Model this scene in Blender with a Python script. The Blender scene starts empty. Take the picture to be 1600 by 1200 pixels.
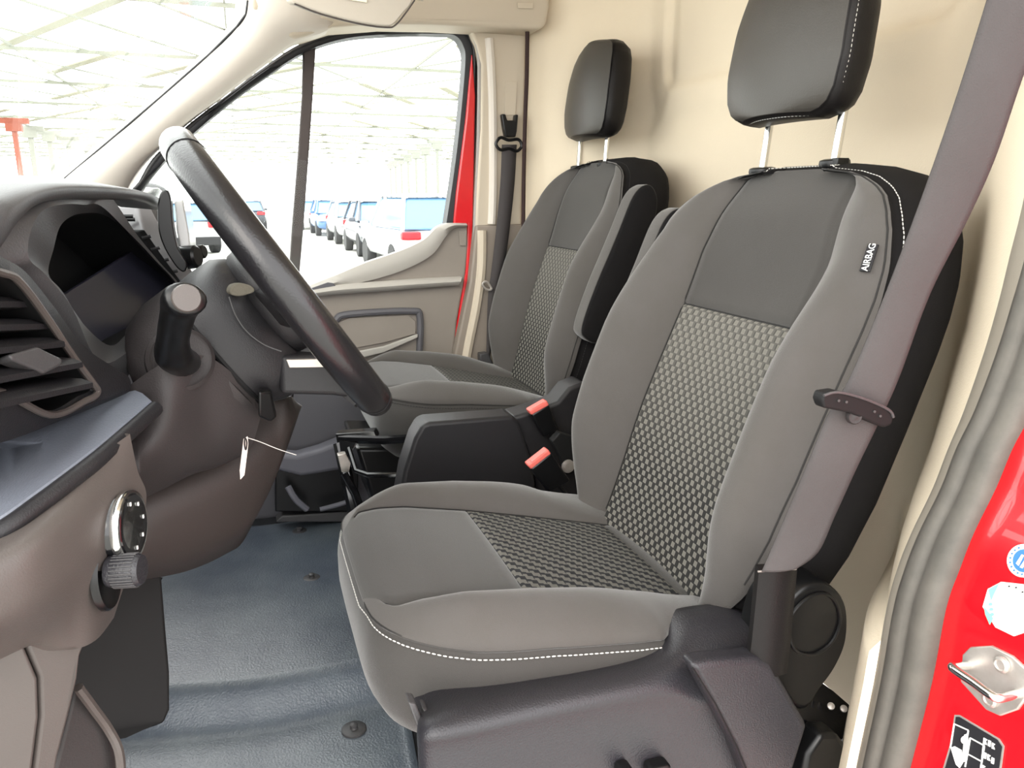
import bpy, bmesh, math, random
import numpy as np
from math import sin, cos, tan, pi, radians, sqrt, atan2, exp
from mathutils import Vector, Matrix
random.seed(7)

# ------------------------------------------------------------------ camera, world, exposure
scn = bpy.context.scene
COL = scn.collection
F = 1200.0; YAW = radians(19); PIT = radians(13.6)
FW = Vector((cos(YAW)*cos(PIT), -sin(YAW)*cos(PIT), -sin(PIT)))
RT = Vector((-sin(YAW), -cos(YAW), 0)); UP = RT.cross(FW)
CAM = Vector((0, 0, 0.93))
cd = bpy.data.cameras.new('camera'); cam = bpy.data.objects.new('camera', cd); COL.objects.link(cam)
cam.matrix_world = Matrix(((RT.x, UP.x, -FW.x, CAM.x), (RT.y, UP.y, -FW.y, CAM.y), (RT.z, UP.z, -FW.z, CAM.z), (0, 0, 0, 1)))
cd.sensor_width = 36; cd.lens = 27; cd.clip_start = 0.02; cd.clip_end = 500
scn.camera = cam
w = bpy.data.worlds.new('world'); scn.world = w; w.use_nodes = True
bg = w.node_tree.nodes['Background']; bg.inputs[0].default_value = (1.0, 0.995, 0.99, 1); bg.inputs[1].default_value = 1.0
_N = w.node_tree.nodes; _L = w.node_tree.links
_tc = _N.new('ShaderNodeTexCoord'); _sx = _N.new('ShaderNodeSeparateXYZ'); _mr = _N.new('ShaderNodeMapRange'); _mr.interpolation_type = 'SMOOTHSTEP'
_mr.inputs[1].default_value = -.7; _mr.inputs[2].default_value = .5; _mr.inputs[3].default_value = 5.0; _mr.inputs[4].default_value = 6.5
_L.new(_tc.outputs['Generated'], _sx.inputs[0]); _L.new(_sx.outputs[0], _mr.inputs[0]); _L.new(_mr.outputs[0], bg.inputs[1])
sd = bpy.data.lights.new('sun', 'SUN'); so = bpy.data.objects.new('sun', sd); COL.objects.link(so)
sd.energy = 1.6; sd.angle = radians(35); sd.color = (1.0, 0.93, 0.82)
so.rotation_euler = Vector((0.70, -0.45, -0.42)).to_track_quat('-Z', 'Y').to_euler()
scn.view_settings.view_transform = 'Standard'; scn.view_settings.look = 'None'
scn.view_settings.gamma = 1; scn.view_settings.exposure = 0.0
try: scn.view_settings.use_curve_mapping = False
except Exception: pass

# ------------------------------------------------------------------ geometry helpers
def ray(x, y): return FW + RT*((x-800)/F) + UP*((600-y)/F)
def _at(x, y, ax, v):
    d = ray(x, y); t = (v-CAM[ax])/d[ax]; return CAM + d*t
def PX(x, y, v): return _at(x, y, 0, v)
def PY(x, y, v): return _at(x, y, 1, v)
def PZ(x, y, v): return _at(x, y, 2, v)
def V(*a): return Vector(a)

def lerpk(keys, x):
    """smooth monotone interpolation of (x, value) keys"""
    if x <= keys[0][0]: return keys[0][1]
    for (a, va), (b, vb) in zip(keys, keys[1:]):
        if x <= b:
            t = (x-a)/(b-a); return va + (vb-va)*t
    return keys[-1][1]
def sstep(a, b, x):
    t = min(1, max(0, (x-a)/(b-a))); return t*t*(3-2*t)
def catmull(pts, n=8, closed=False):
    P = [Vector(p) for p in pts]; out = []; m = len(P)
    rng = range(m) if closed else range(m-1)
    for i in rng:
        g = lambda k: P[k % m] if closed else P[min(max(k, 0), m-1)]
        p0, p1, p2, p3 = g(i-1), g(i), g(i+1), g(i+2)
        for k in range(n):
            t = k/n
            out.append(0.5*((2*p1)+(p2-p0)*t+(2*p0-5*p1+4*p2-p3)*t*t+(3*p1-p0-3*p2+p3)*t**3))
    if not closed: out.append(P[-1].copy())
    return out

class MB:
    def __init__(s): s.v = []; s.f = []; s.m = []; s.uv = None
    def add(s, vs, fs, mi=0):
        o = len(s.v); s.v += [Vector(p) for p in vs]; s.f += [tuple(i+o for i in f) for f in fs]; s.m += [mi]*len(fs)
        return s
    def box(s, c, h, R=None, mi=0):
        vs = []
        for sx in (-1, 1):
            for sy in (-1, 1):
                for sz in (-1, 1):
                    p = Vector((sx*h[0], sy*h[1], sz*h[2]))
                    if R is not None: p = R @ p
                    vs.append(Vector(c)+p)
        return s.add(vs, [(0,1,3,2),(4,6,7,5),(0,4,5,1),(2,3,7,6),(0,2,6,4),(1,5,7,3)], mi)
    def prism(s, pts, ext, mi=0):
        n = len(pts); P = [Vector(p) for p in pts]; e = Vector(ext)
        return s.add(P+[p+e for p in P], [tuple(range(n)), tuple(range(2*n-1, n-1, -1))]+[(i, (i+1) % n, n+(i+1) % n, n+i) for i in range(n)], mi)
    def grid(s, rows, closed=False, mi=0):
        n = len(rows[0]); fs = []
        for i in range(len(rows)-1):
            for j in range(n if closed else n-1):
                k = (j+1) % n; fs.append((i*n+j, i*n+k, (i+1)*n+k, (i+1)*n+j))
        return s.add([p for r in rows for p in r], fs, mi)
    def loft(s, rows, mi=0, caps=True):
        n = len(rows[0]); s.grid(rows, True, mi)
        if caps:
            o = len(s.v)-n*len(rows)
            s.f += [tuple(o+i for i in range(n-1, -1, -1)), tuple(o+n*(len(rows)-1)+i for i in range(n))]; s.m += [mi, mi]
        return s
    def tube(s, pts, r, seg=10, closed=False, mi=0, sq=1.0):
        P = [Vector(p) for p in pts]; n = len(P); rows = []; prev = None
        for i in range(n):
            if closed: t = P[(i+1) % n]-P[i-1]
            else: t = P[min(i+1, n-1)]-P[max(i-1, 0)]
            t.normalize()
            if prev is None:
                a = Vector((0, 0, 1)) if abs(t.z) < .9 else Vector((1, 0, 0)); nn = t.cross(a).normalized()
            else: nn = (prev-t*prev.dot(t)).normalized()
            prev = nn; b = t.cross(nn); rr = r[i] if isinstance(r, (list, tuple)) else r
            rows.append([P[i]+nn*rr*cos(2*pi*k/seg)+b*rr*sq*sin(2*pi*k/seg) for k in range(seg)])
        if closed: rows.append(rows[0]); s.grid(rows, True, mi)
        else: s.loft(rows, mi)
        return s
    def lathe(s, c, ax, prof, seg=24, mi=0, ref=None, squash=1.0):
        ax = Vector(ax).normalized(); a = Vector(ref) if ref is not None else (Vector((0, 0, 1)) if abs(ax.z) < .9 else Vector((1, 0, 0)))
        n = (a-ax*a.dot(ax)).normalized(); b = ax.cross(n)
        rows = [[Vector(c)+ax*h+(n*cos(2*pi*k/seg)+b*squash*sin(2*pi*k/seg))*r for k in range(seg)] for r, h in prof]
        return s.loft(rows, mi)
    def build(s, name, mats, parent=None, smooth=True, angle=40, bevel=0, seg=3, subd=0):
        me = bpy.data.meshes.new(name); me.from_pydata([tuple(v) for v in s.v], [], s.f)
        if not isinstance(mats, (list, tuple)): mats = [mats]
        for m in mats: me.materials.append(m)
        me.polygons.foreach_set('material_index', s.m)
        bm = bmesh.new(); bm.from_mesh(me)
        if s.uv:
            L = bm.loops.layers.uv.new('UVMap'); bm.verts.ensure_lookup_table()
            for f in bm.faces:
                for l in f.loops:
                    q = s.uv[l.vert.index] if l.vert.index < len(s.uv) else (0, 0); l[L].uv = q
        bmesh.ops.remove_doubles(bm, verts=bm.verts, dist=1e-6)
        bmesh.ops.recalc_face_normals(bm, faces=bm.faces); bm.to_mesh(me); bm.free()
        if smooth:
            me.polygons.foreach_set('use_smooth', [True]*len(me.polygons))
            if angle: me.set_sharp_from_angle(angle=radians(angle))
        o = bpy.data.objects.new(name, me); COL.objects.link(o)
        if parent is not None: o.parent = parent
        if bevel:
            b = o.modifiers.new('b', 'BEVEL'); b.width = bevel; b.segments = seg; b.limit_method = 'ANGLE'; b.angle_limit = radians(35)
            b.harden_normals = False
        if subd:
            d = o.modifiers.new('s', 'SUBSURF'); d.levels = subd; d.render_levels = subd
        return o
def empty(name, loc=(0, 0, 0)):
    # parts are built in world coordinates: the empty sits at the thing's base, children get the inverse offset
    o = bpy.data.objects.new(name, None); COL.objects.link(o); o.empty_display_size = .05; o['_loc'] = list(loc); return o
def tag(o, label, cat, group=None, kind=None):
    o['label'] = label; o['category'] = cat
    if group: o['group'] = group
    if kind: o['kind'] = kind
    return o
def struct(o, label=None, cat=None):
    o['kind'] = 'structure'
    if label: o['label'] = label
    if cat: o['category'] = cat
    return o
def poly(name, pts, ext, mat, parent=None, bevel=.004, seg=3, smooth=True):
    """pts: (px, py, X) outline points placed on the plane x = X; ext: thickness vector"""
    P = [PX(*p) for p in pts]
    return MB().prism(P, ext).build(name, mat, parent, bevel=bevel, seg=seg, smooth=smooth)

# ------------------------------------------------------------------ materials
MATS = {}
def lin(c): return tuple(((x/255)/12.92 if x/255 <= .04045 else ((x/255+.055)/1.055)**2.4) for x in c)+(1,)
def mat(name, rgb, rough=.5, metal=0, spec=.5, bump=0, bscale=300, mottle=0, mscale=8, rgb2=None, coat=0, sheen=0, detail=4):
    m = bpy.data.materials.new(name); m.use_nodes = True; nt = m.node_tree; N = nt.nodes; L = nt.links
    b = N['Principled BSDF']; b.inputs['Base Color'].default_value = lin(rgb); b.inputs['Roughness'].default_value = rough
    b.inputs['Metallic'].default_value = metal; b.inputs['Specular IOR Level'].default_value = spec
    b.inputs['Coat Weight'].default_value = coat; b.inputs['Sheen Weight'].default_value = sheen; b.inputs['Sheen Roughness'].default_value = .4
    tc = N.new('ShaderNodeTexCoord')
    if mottle:
        n = N.new('ShaderNodeTexNoise'); n.inputs['Scale'].default_value = mscale; n.inputs['Detail'].default_value = 6; n.inputs['Roughness'].default_value = .65
        r = N.new('ShaderNodeMix'); r.data_type = 'RGBA'; r.inputs[6].default_value = lin(rgb); r.inputs[7].default_value = lin(rgb2 or tuple(c*.8 for c in rgb))
        mr = N.new('ShaderNodeMapRange'); mr.inputs[1].default_value = .35; mr.inputs[2].default_value = .7; mr.inputs[4].default_value = mottle
        L.new(tc.outputs['Object'], n.inputs['Vector']); L.new(n.outputs['Fac'], mr.inputs[0]); L.new(mr.outputs[0], r.inputs[0]); L.new(r.outputs[2], b.inputs['Base Color'])
    if bump:
        n2 = N.new('ShaderNodeTexNoise'); n2.inputs['Scale'].default_value = bscale; n2.inputs['Detail'].default_value = detail
        bp = N.new('ShaderNodeBump'); bp.inputs['Strength'].default_value = bump; bp.inputs['Distance'].default_value = .001
        L.new(tc.outputs['Object'], n2.inputs['Vector']); L.new(n2.outputs['Fac'], bp.inputs['Height']); L.new(bp.outputs[0], b.inputs['Normal'])
    MATS[name] = m; return m

fabric = mat('fabric_taupe', (82, 79, 77), .95, spec=.15, bump=.5, bscale=900, mottle=.6, mscale=9, rgb2=(76, 73, 69), sheen=.32)
fabric_mid = mat('fabric_mid', (67, 65, 63), .95, spec=.12, bump=.5, bscale=900, mottle=.5, mscale=7, rgb2=(60, 58, 56), sheen=.32)
fabric_blk = mat('fabric_black', (22, 21, 22), .9, spec=.15, bump=.4, bscale=900, mottle=.4, mscale=6, rgb2=(24, 23, 24))
leather = mat('black_vinyl', (60, 57, 53), .42, spec=.35, bump=.25, bscale=500)
leather_side = mat('black_vinyl_side', (22, 20, 20), .45, spec=.2, bump=.25, bscale=500)
thread = mat('white_thread', (205, 203, 198), .8)
thread_dk = mat('dark_thread', (34, 33, 32), .9)
dash_blk = mat('dash_black', (32, 31, 33), .45, spec=.32, bump=.35, bscale=700)
dash_grey = mat('dash_grey', (62, 61, 62), .45, spec=.45, bump=.35, bscale=600)
dash_taupe = mat('dash_taupe', (74, 68, 65), .45, spec=.5, bump=.2, bscale=700, mottle=.3, mscale=5)
dash_brown = mat('dash_brown', (46, 42, 42), .5, spec=.3, bump=.3, bscale=600, mottle=.4, mscale=6)
knee_brown = mat('knee_brown', (54, 48, 46), .5, spec=.3, bump=.2, bscale=600, mottle=.4, mscale=6)
gloss_blk = mat('gloss_black', (18, 18, 20), .12, spec=.6)
satin_blk = mat('satin_black', (13, 13, 14), .32, spec=.35)
matte_blk = mat('matte_black', (14, 14, 15), .7, spec=.3, mottle=.4, mscale=20)
cluster_scr = mat('cluster_lens', (38, 38, 48), .3, spec=.5)
wheel_lea = mat('wheel_leather', (26, 25, 27), .26, spec=.5, bump=.25, bscale=420)
base_grey = mat('base_grey_plastic', (40, 39, 43), .36, spec=.45, bump=.7, bscale=500, mottle=.3, mscale=15)
chrome = mat('chrome', (225, 225, 222), .16, metal=1)
steel = mat('satin_steel', (190, 184, 178), .35, metal=.6, mottle=.4, mscale=60, rgb2=(150, 140, 130))
pillar_cream = mat('pillar_cream', (196, 184, 166), .6, spec=.3, bump=.15, bscale=500)
pillar_grey = mat('pillar_grey', (140, 130, 120), .55, spec=.35, bump=.25, bscale=600)
trim_light = mat('trim_light', (214, 206, 196), .6, spec=.3, bump=.15, bscale=500)
visor_m = mat('visor_vinyl', (186, 178, 166), .7, spec=.25, bump=.3, bscale=600)
door_m = mat('door_plastic', (138, 130, 122), .5, spec=.45, bump=.25, bscale=500, mottle=.2, mscale=6)
door_lt = mat('door_plastic_light', (172, 168, 162), .45, spec=.45, bump=.2, bscale=500)
door_dk = mat('door_plastic_dark', (88, 87, 92), .55, spec=.45, bump=.2, bscale=500)
rubber = mat('rubber_seal', (92, 88, 82), .6, spec=.35, bump=.25, bscale=160, mottle=.7, mscale=22, rgb2=(70, 68, 64))
rubber_blk = mat('rubber_black', (26, 26, 30), .5, spec=.4)
red = mat('red_paint', (206, 8, 22), .3, spec=.5, coat=.6)
webbing_gr = mat('belt_webbing', (75, 72, 72), .9, spec=.1, bump=.6, bscale=700, mottle=.4, mscale=14, rgb2=(68, 64, 63))
webbing_dk = mat('belt_webbing_dark', (66, 62, 62), .8, spec=.25, bump=.5, bscale=700)
red_btn = mat('buckle_red', (226, 108, 98), .5)
white_pl = mat('white_print', (238, 238, 234), .5)
blue_pl = mat('sticker_blue', (48, 108, 190), .5)
green_pl = mat('sticker_green', (120, 200, 160), .5)
tag_paper = mat('paper_tag', (222, 208, 200), .8)
cream_lbl = mat('visor_label', (240, 234, 205), .6)
floor_blk = mat('floor_dark', (30, 31, 34), .7, spec=.3, bump=.4, bscale=150)

def mat_wave(name, rgb, rgb2):
    m = mat(name, rgb, .4)
    return m
# bulkhead: warm cream moulded board with fine grain
bulk = mat('bulkhead_board', (226, 212, 189), .75, spec=.2, bump=.35, bscale=420, mottle=.35, mscale=2.2, rgb2=(215, 201, 178))
# rubber mat: bluish black, dusty
mm = mat('rubber_mat', (62, 70, 82), .30, spec=.6, bump=.9, bscale=240, mottle=.9, mscale=5, rgb2=(98, 106, 112), detail=2)

def weave_mat(name, PXW, PYW, gap_lo, gap_hi, blk, vlo, vhi, twist=0):
    m = bpy.data.materials.new(name); m.use_nodes = True; nt = m.node_tree; N = nt.nodes; L = nt.links
    b = N['Principled BSDF']; b.inputs['Roughness'].default_value = .95; b.inputs['Specular IOR Level'].default_value = .12
    uv = N.new('ShaderNodeUVMap'); uv.uv_map = 'UVMap'; sx = N.new('ShaderNodeSeparateXYZ'); L.new(uv.outputs[0], sx.inputs[0])
    def M(op, a, b_=None, c=None):
        n = N.new('ShaderNodeMath'); n.operation = op
        for i, q in enumerate((a, b_, c)):
            if q is None: continue
            if isinstance(q, (int, float)): n.inputs[i].default_value = q
            else: L.new(q, n.inputs[i])
        return n.outputs[0]
    U, Vv = sx.outputs[0], sx.outputs[1]
    y = M('DIVIDE', Vv, PYW); row = M('FLOOR', y); fy = M('FRACT', y)
    odd = M('FLOORED_MODULO', row, 2.0)
    x = M('ADD', M('DIVIDE', U, PXW), M('MULTIPLY', odd, .5)); fx = M('FRACT', x)
    inx = M('LESS_THAN', fx, .5); iny = M('LESS_THAN', M('ABSOLUTE', M('SUBTRACT', fy, .5)), .40)
    blkm = M('MULTIPLY', inx, iny)
    if twist:   # pinwheel look: a second small tab beside each block
        in2 = M('MULTIPLY', M('LESS_THAN', M('ABSOLUTE', M('SUBTRACT', fx, .55)), .14), M('LESS_THAN', fy, .45))
        in3 = M('MULTIPLY', M('GREATER_THAN', fx, .9), M('GREATER_THAN', fy, .55))
        blkm = M('MAXIMUM', M('MULTIPLY', M('LESS_THAN', fx, .42), iny), M('MAXIMUM', in2, in3))
    # dark vertical thread in the gap centre
    thr = M('MULTIPLY', M('LESS_THAN', M('ABSOLUTE', M('SUBTRACT', fx, .62)), .07), iny)
    # pale outline seen inside each block
    ring = M('MULTIPLY', M('LESS_THAN', M('ABSOLUTE', M('SUBTRACT', fx, .25)), .15), M('LESS_THAN', M('ABSOLUTE', M('SUBTRACT', fy, .5)), .24))
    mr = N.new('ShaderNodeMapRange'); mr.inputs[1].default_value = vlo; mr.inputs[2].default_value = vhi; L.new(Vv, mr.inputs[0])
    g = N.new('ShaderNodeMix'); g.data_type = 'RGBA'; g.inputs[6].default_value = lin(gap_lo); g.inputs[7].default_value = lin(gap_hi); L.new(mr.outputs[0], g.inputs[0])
    g2 = N.new('ShaderNodeMix'); g2.data_type = 'RGBA'; L.new(M('MULTIPLY', thr, .5), g2.inputs[0]); L.new(g.outputs[2], g2.inputs[6]); g2.inputs[7].default_value = lin(tuple(c*.75 for c in gap_lo))
    g3 = N.new('ShaderNodeMix'); g3.data_type = 'RGBA'; L.new(blkm, g3.inputs[0]); L.new(g2.outputs[2], g3.inputs[6]); g3.inputs[7].default_value = lin(blk)
    g4 = N.new('ShaderNodeMix'); g4.data_type = 'RGBA'; L.new(M('MULTIPLY', ring, .25), g4.inputs[0]); L.new(g3.outputs[2], g4.inputs[6]); g4.inputs[7].default_value = lin(tuple(c*.8 for c in blk))
    L.new(g4.outputs[2], b.inputs['Base Color'])
    bp = N.new('ShaderNodeBump'); bp.inputs['Strength'].default_value = .5; bp.inputs['Distance'].default_value = .001
    L.new(blkm, bp.inputs['Height']); L.new(bp.outputs[0], b.inputs['Normal'])
    return m
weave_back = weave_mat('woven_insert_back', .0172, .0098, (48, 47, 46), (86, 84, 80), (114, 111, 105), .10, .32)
weave_seat = weave_mat('woven_insert_seat', .0205, .0135, (44, 44, 46), (46, 46, 48), (98, 96, 91), 0, 1, twist=1)

def glass_mat(name, tint, gloss=.05):
    m = bpy.data.materials.new(name); m.use_nodes = True; nt = m.node_tree; N = nt.nodes; L = nt.links
    N.remove(N['Principled BSDF']); o = N['Material Output']
    t = N.new('ShaderNodeBsdfTransparent'); t.inputs[0].default_value = tint
    g = N.new('ShaderNodeBsdfGlossy'); g.inputs['Roughness'].default_value = .02
    lw = N.new('ShaderNodeLayerWeight'); lw.inputs[0].default_value = .5
    f = N.new('ShaderNodeMath'); f.operation = 'POWER'; L.new(lw.outputs['Facing'], f.inputs[0]); f.inputs[1].default_value = 6
    f2 = N.new('ShaderNodeMath'); f2.operation = 'MULTIPLY_ADD'; L.new(f.outputs[0], f2.inputs[0]); f2.inputs[1].default_value = .5; f2.inputs[2].default_value = .01; f = f2
    mx = N.new('ShaderNodeMixShader'); L.new(f.outputs[0], mx.inputs[0]); L.new(t.outputs[0], mx.inputs[1]); L.new(g.outputs[0], mx.inputs[2]); L.new(mx.outputs[0], o.inputs[0])
    return m
glass = glass_mat('window_glass', (.96, .98, .97, 1))

# ------------------------------------------------------------------ upholstered pad
def pad(name, frame, rows, wf, side, wback, mats, matf, parent, sidem):
    mb = MB(); n = len(rows[0][1]); R = []; uv = []
    for i, (v, us) in enumerate(rows): R.append([(u, v, wf(u, v, us)) for u in us])
    for r in R:
        for q in r: mb.v.append(frame(*q)); uv.append((q[0], q[1]))
    for i in range(len(R)-1):
        for j in range(n-1):
            mb.f.append((i*n+j, i*n+j+1, (i+1)*n+j+1, (i+1)*n+j))
            uc = (R[i][j][0]+R[i+1][j+1][0])/2; vc = (R[i][j][1]+R[i+1][j][1])/2
            mb.m.append(matf(uc, vc, j))
    m = len(R)
    idx = [(i, 0) for i in range(m)]+[(m-1, j) for j in range(1, n)]+[(i, n-1) for i in range(m-2, -1, -1)]+[(0, j) for j in range(n-2, 0, -1)]
    B = [R[i][j] for i, j in idx]; K = len(B)
    ar = sum(B[k][0]*B[(k+1) % K][1]-B[(k+1) % K][0]*B[k][1] for k in range(K)); sg = 1 if ar > 0 else -1
    nrm = []
    for k in range(K):
        a, c = B[k-2], B[(k+2) % K]; t = Vector((c[0]-a[0], c[1]-a[1])); 
        if t.length < 1e-9: t = Vector((1, 0))
        t.normalize(); nrm.append(Vector((t.y, -t.x))*sg)
    prev = [i*n+j for i, j in idx]; off = []
    for (out, t) in side:
        st = len(mb.v)
        for k in range(K):
            u, v, w_ = B[k]; u2 = u+nrm[k].x*out; v2 = v+nrm[k].y*out; wb = wback(u, v) if callable(wback) else wback
            mb.v.append(frame(u2, v2, w_*(1-t)+wb*t)); uv.append((u2+w_, v2))
        cur = list(range(st, st+K))
        for k in range(K):
            mb.f.append((prev[k], prev[(k+1) % K], cur[(k+1) % K], cur[k])); mb.m.append(sidem)
        prev = cur
    mb.f.append(tuple(prev)); mb.m.append(sidem)
    mb.uv = uv
    return mb.build(name, mats, parent, angle=75), R, B

def cols(hw, p, nb=14, nc=26):
    """column positions across a pad: outer -hw .. seam -p .. +p .. hw, tight pairs at the seam"""
    e = .0022; a = [-hw+(hw-p-e)*k/nb for k in range(nb)]+[-p-e, -p-e*.5]
    c = [-p+2*p*k/nc for k in range(nc+1)]
    return a+c+[-x for x in reversed(a)]
def stitch(name, pts, mat_, parent, r=.0008, dash=.0045, gap=.002, normal=None):
    P = [Vector(p) for p in pts]; mb = MB(); acc = 0; on = True; cur = [P[0]]; i = 1; pos = P[0].copy()
    seglist = []
    while i < len(P):
        d = P[i]-pos; need = (dash if on else gap)-acc
        if d.length >= need:
            pos = pos+d.normalized()*need
            if on: cur.append(pos.copy()); seglist.append(cur)
            on = not on; acc = 0; cur = [pos.copy()]
        else:
            acc += d.length; pos = P[i].copy(); i += 1
            if on: cur.append(pos.copy())
    for c in seglist:
        a, b = c[0], c[-1]
        if (b-a).length < 1e-5: continue
        mb.tube([a, (a+b)/2, b], [r*.6, r, r*.6], 6)
    return mb.build(name, mat_, parent)

# ------------------------------------------------------------------ seats
def seat(which):
    drv = which == 'driver'
    cx = .975 if drv else 1.865
    A = radians(20 if drv else 16.5)
    by, bz = (-.56, .404) if drv else (-.69, .440)
    fy = -.108 if drv else -.262; dz = 0 if drv else .046
    root = empty('front_seat', (cx, by+.2, .1))
    # ---- backrest
    HW = [(-.03, .20), (0, .225), (.04, .25), (.075, .262), (.12, .274), (.2, .283), (.3, .284), (.39, .283), (.43, .280), (.47, .272), (.514, .254), (.54, .236), (.56, .216), (.575, .192), (.588, .160), (.596, .125), (.602, .07)]
    PP = [(-.03, .16), (.1, .152), (.25, .148), (.38, .146), (.47, .152), (.53, .140), (.602, .125)]
    vf = .378
    vs = [-.03+.03*k/3 for k in range(3)]+[.0+(vf-.004)*k/34 for k in range(34)]+[vf-.0035, vf-.0015, vf, vf+.0015, vf+.0035]+[vf+.004+(.50-vf-.004)*k/10 for k in range(1, 10)]+[.50+.06*k/8 for k in range(8)]+[.56, .566, .572, .578, .583, .588, .592, .596, .599, .602]
    rows = []
    for v in vs:
        hw = lerpk(HW, v); p = min(lerpk(PP, v), hw*.86); rows.append((v, cols(hw, p)))
    def bw(u, v, us):
        hw = us[-1]; p = min(lerpk(PP, v), hw*.86); a = abs(u)
        b = .050*sstep(-.05, .14, v)*(1-sstep(.30, .56, v))+.010
        base = -.010*(1-(min(a, p)/p)**2)*(1-sstep(.4, .55, v))+.010*sstep(.0, .2, v)*(1-sstep(.2, .5, v))
        if a > p:
            t = min(1, (a-p)/(hw-p)); w_ = base+b*sin(pi*min(1, t**1.1))**.95+.026*t
        else: w_ = base
        w_ -= .006*exp(-((a-p)/.004)**2)
        if a < p+.002: w_ -= .0035*exp(-((v-vf)/.002)**2)
        if v < .37 and a < p: w_ += .002
        w_ -= .022*sstep(.50, .61, v)**1.6
        w_ -= .008*sstep(.86, 1.0, a/hw)
        return w_
    def fr(u, v, w_):
        if w_ < 0: v = v - .42*w_*sstep(.3, .6, v)
        return Vector((cx+u, by-sin(A)*v+cos(A)*w_, bz+cos(A)*v+sin(A)*w_))
    def bm(u, v, j):
        hw = lerpk(HW, v); p = min(lerpk(PP, v), hw*.86)
        if abs(u) < p: return 1 if v < vf else 2
        return 0
    side = [(-.001, .02), (-.004, .05), (-.001, .09), (.003, .16), (.006, .35), (.004, .6), (-.002, .82), (-.014, .94), (-.035, 1)]
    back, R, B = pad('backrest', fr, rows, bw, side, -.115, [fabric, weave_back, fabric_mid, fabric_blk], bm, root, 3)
    if drv: back['label'] = 'reclined backrest with pale woven centre panel'
    # double white stitch just behind the outer seam on the near side and over the top
    n = len(rows[0][1])
    line = [fr(R[i][0][0]-.0052, R[i][0][1], R[i][0][2]-.014) for i in range(8, len(R))]
    top = [fr(R[-1][j][0], R[-1][j][1]+.0045, R[-1][j][2]-.012) for j in range(0, n, 3)]
    far = [fr(R[i][-1][0]+.0052, R[i][-1][1], R[i][-1][2]-.012) for i in range(len(R)-1, 8, -1)]
    stitch('stitching', line+top+far, thread if drv else thread_dk, back)
    pl = [fr(R[i][0][0]+.005, R[i][0][1], bw(R[i][0][0]+.005, R[i][0][1], rows[i][1])+.0004) for i in range(8, len(R))]
    MB().tube(pl, .0012, 6).build('seam_piping', thread_dk, back)
    # ---- cushion
    CH = [(0, .100), (.0008, .122), (.003, .145), (.006, .157), (.010, .168), (.017, .181), (.028, .196), (.044, .211), (.068, .226), (.105, .240), (.15, .250), (.21, .258), (.30, .262), (.335, .260), (.348, .248), (.36, .238), (.47, .232)]
    CP = [(0, .10), (.03, .150), (.10, .158), (.2, .150), (.47, .128)]
    ci = .203; cr = .44
    vv = [0, .0008, .0018, .003, .0045, .006, .008, .010, .0135, .017, .022, .028, .034, .04]+[.04+.16*k/14 for k in range(1, 14)]+[ci-.0035, ci-.0015, ci, ci+.0015, ci+.0035]+[ci+.005+(.325-ci-.005)*k/10 for k in range(1, 10)]+[.325, .332, .338, .344, .350, .356, .364]+[.38, .40, .42, .4365, .4385, .44, .4415, .4435, .455, .47]
    rows = []
    for v in vv:
        hw = lerpk(CH, v); p = min(lerpk(CP, v), hw*.86); rows.append((v, cols(hw, p)))
    ZC = [(0, .447), (.004, .452), (.012, .457), (.03, .461), (.06, .462), (.11, .456), (.2, .441), (.30, .420), (.40, .398), (.47, .383)]
    ZE = [(0, .447), (.1, .442), (.2, .438), (.32, .425), (.47, .40)]
    def cw(u, v, us):
        hw = us[-1]; p = min(lerpk(CP, v), hw*.86); a = abs(u); zc = lerpk(ZC, v); ze = lerpk(ZE, v)
        b = .030*sstep(.0, .12, v)*(1-sstep(.26, .47, v)*.8)
        zc += .003*(1-(min(a, p)/p)**2)
        if a > p:
            t = min(1, (a-p)/(hw-p)); w_ = zc*(1-t)+ze*t+b*sin(pi*t**.8)**.8
            w_ -= .004*sstep(.9, 1, t)*sstep(.02, .12, v)
        else: w_ = zc
        if v > .02: w_ -= .004*exp(-((a-p)/.003)**2)
        if a < p+.002: w_ -= .003*exp(-((v-ci)/.002)**2)+.003*exp(-((v-cr)/.002)**2)
        return w_+dz
    def cf(u, v, w_): return Vector((cx+u, fy+.004-v-.005*(u/.2)**2*(1-sstep(0, .15, v)), w_))
    def cm(u, v, j):
        hw = lerpk(CH, v); p = min(lerpk(CP, v), hw*.86)
        if abs(u) < p: return 1 if ci < v < cr else 2
        return 0
    cside = [(-.001, .015), (-.003, .03), (-.001, .05), (.004, .10), (.008, .25), (.008, .45), (.002, .65), (-.012, .82), (-.035, .95), (-.07, 1)]
    seat_cloth = fabric_mid
    cush, R, B = pad('seat_cushion', cf, rows, cw, cside, lambda u, v: .285+dz+.03*sstep(0, .4, v), [fabric, weave_seat, seat_cloth, fabric_mid], cm, root, 3)
    l = []
    K = len(rows)
    ln = [cf(R[i][0][0]-.0042, R[i][0][1], R[i][0][2]-.0085) for i in range(K-1, 0, -1)]
    fl = [cf(R[0][j][0], R[0][j][1]-.0042, R[0][j][2]-.0085) for j in range(0, n, 2)]
    fa = [cf(R[i][-1][0]+.0042, R[i][-1][1], R[i][-1][2]-.0085) for i in range(1, K)]
    stitch('stitching', ln+fl+fa, thread if drv else thread_dk, cush, r=.0009)
    ln = [cf(R[i][0][0]+.002, R[i][0][1], R[i][0][2]-.0002) for i in range(K-1, 0, -1)]
    fl = [cf(R[0][j][0], R[0][j][1]+.002, R[0][j][2]) for j in range(0, n, 2)]
    fa = [cf(R[i][-1][0]-.002, R[i][-1][1], R[i][-1][2]-.0002) for i in range(1, K)]
    MB().tube(ln+fl+fa, .0012, 6).build('seam_piping', thread_dk, cush)
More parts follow.
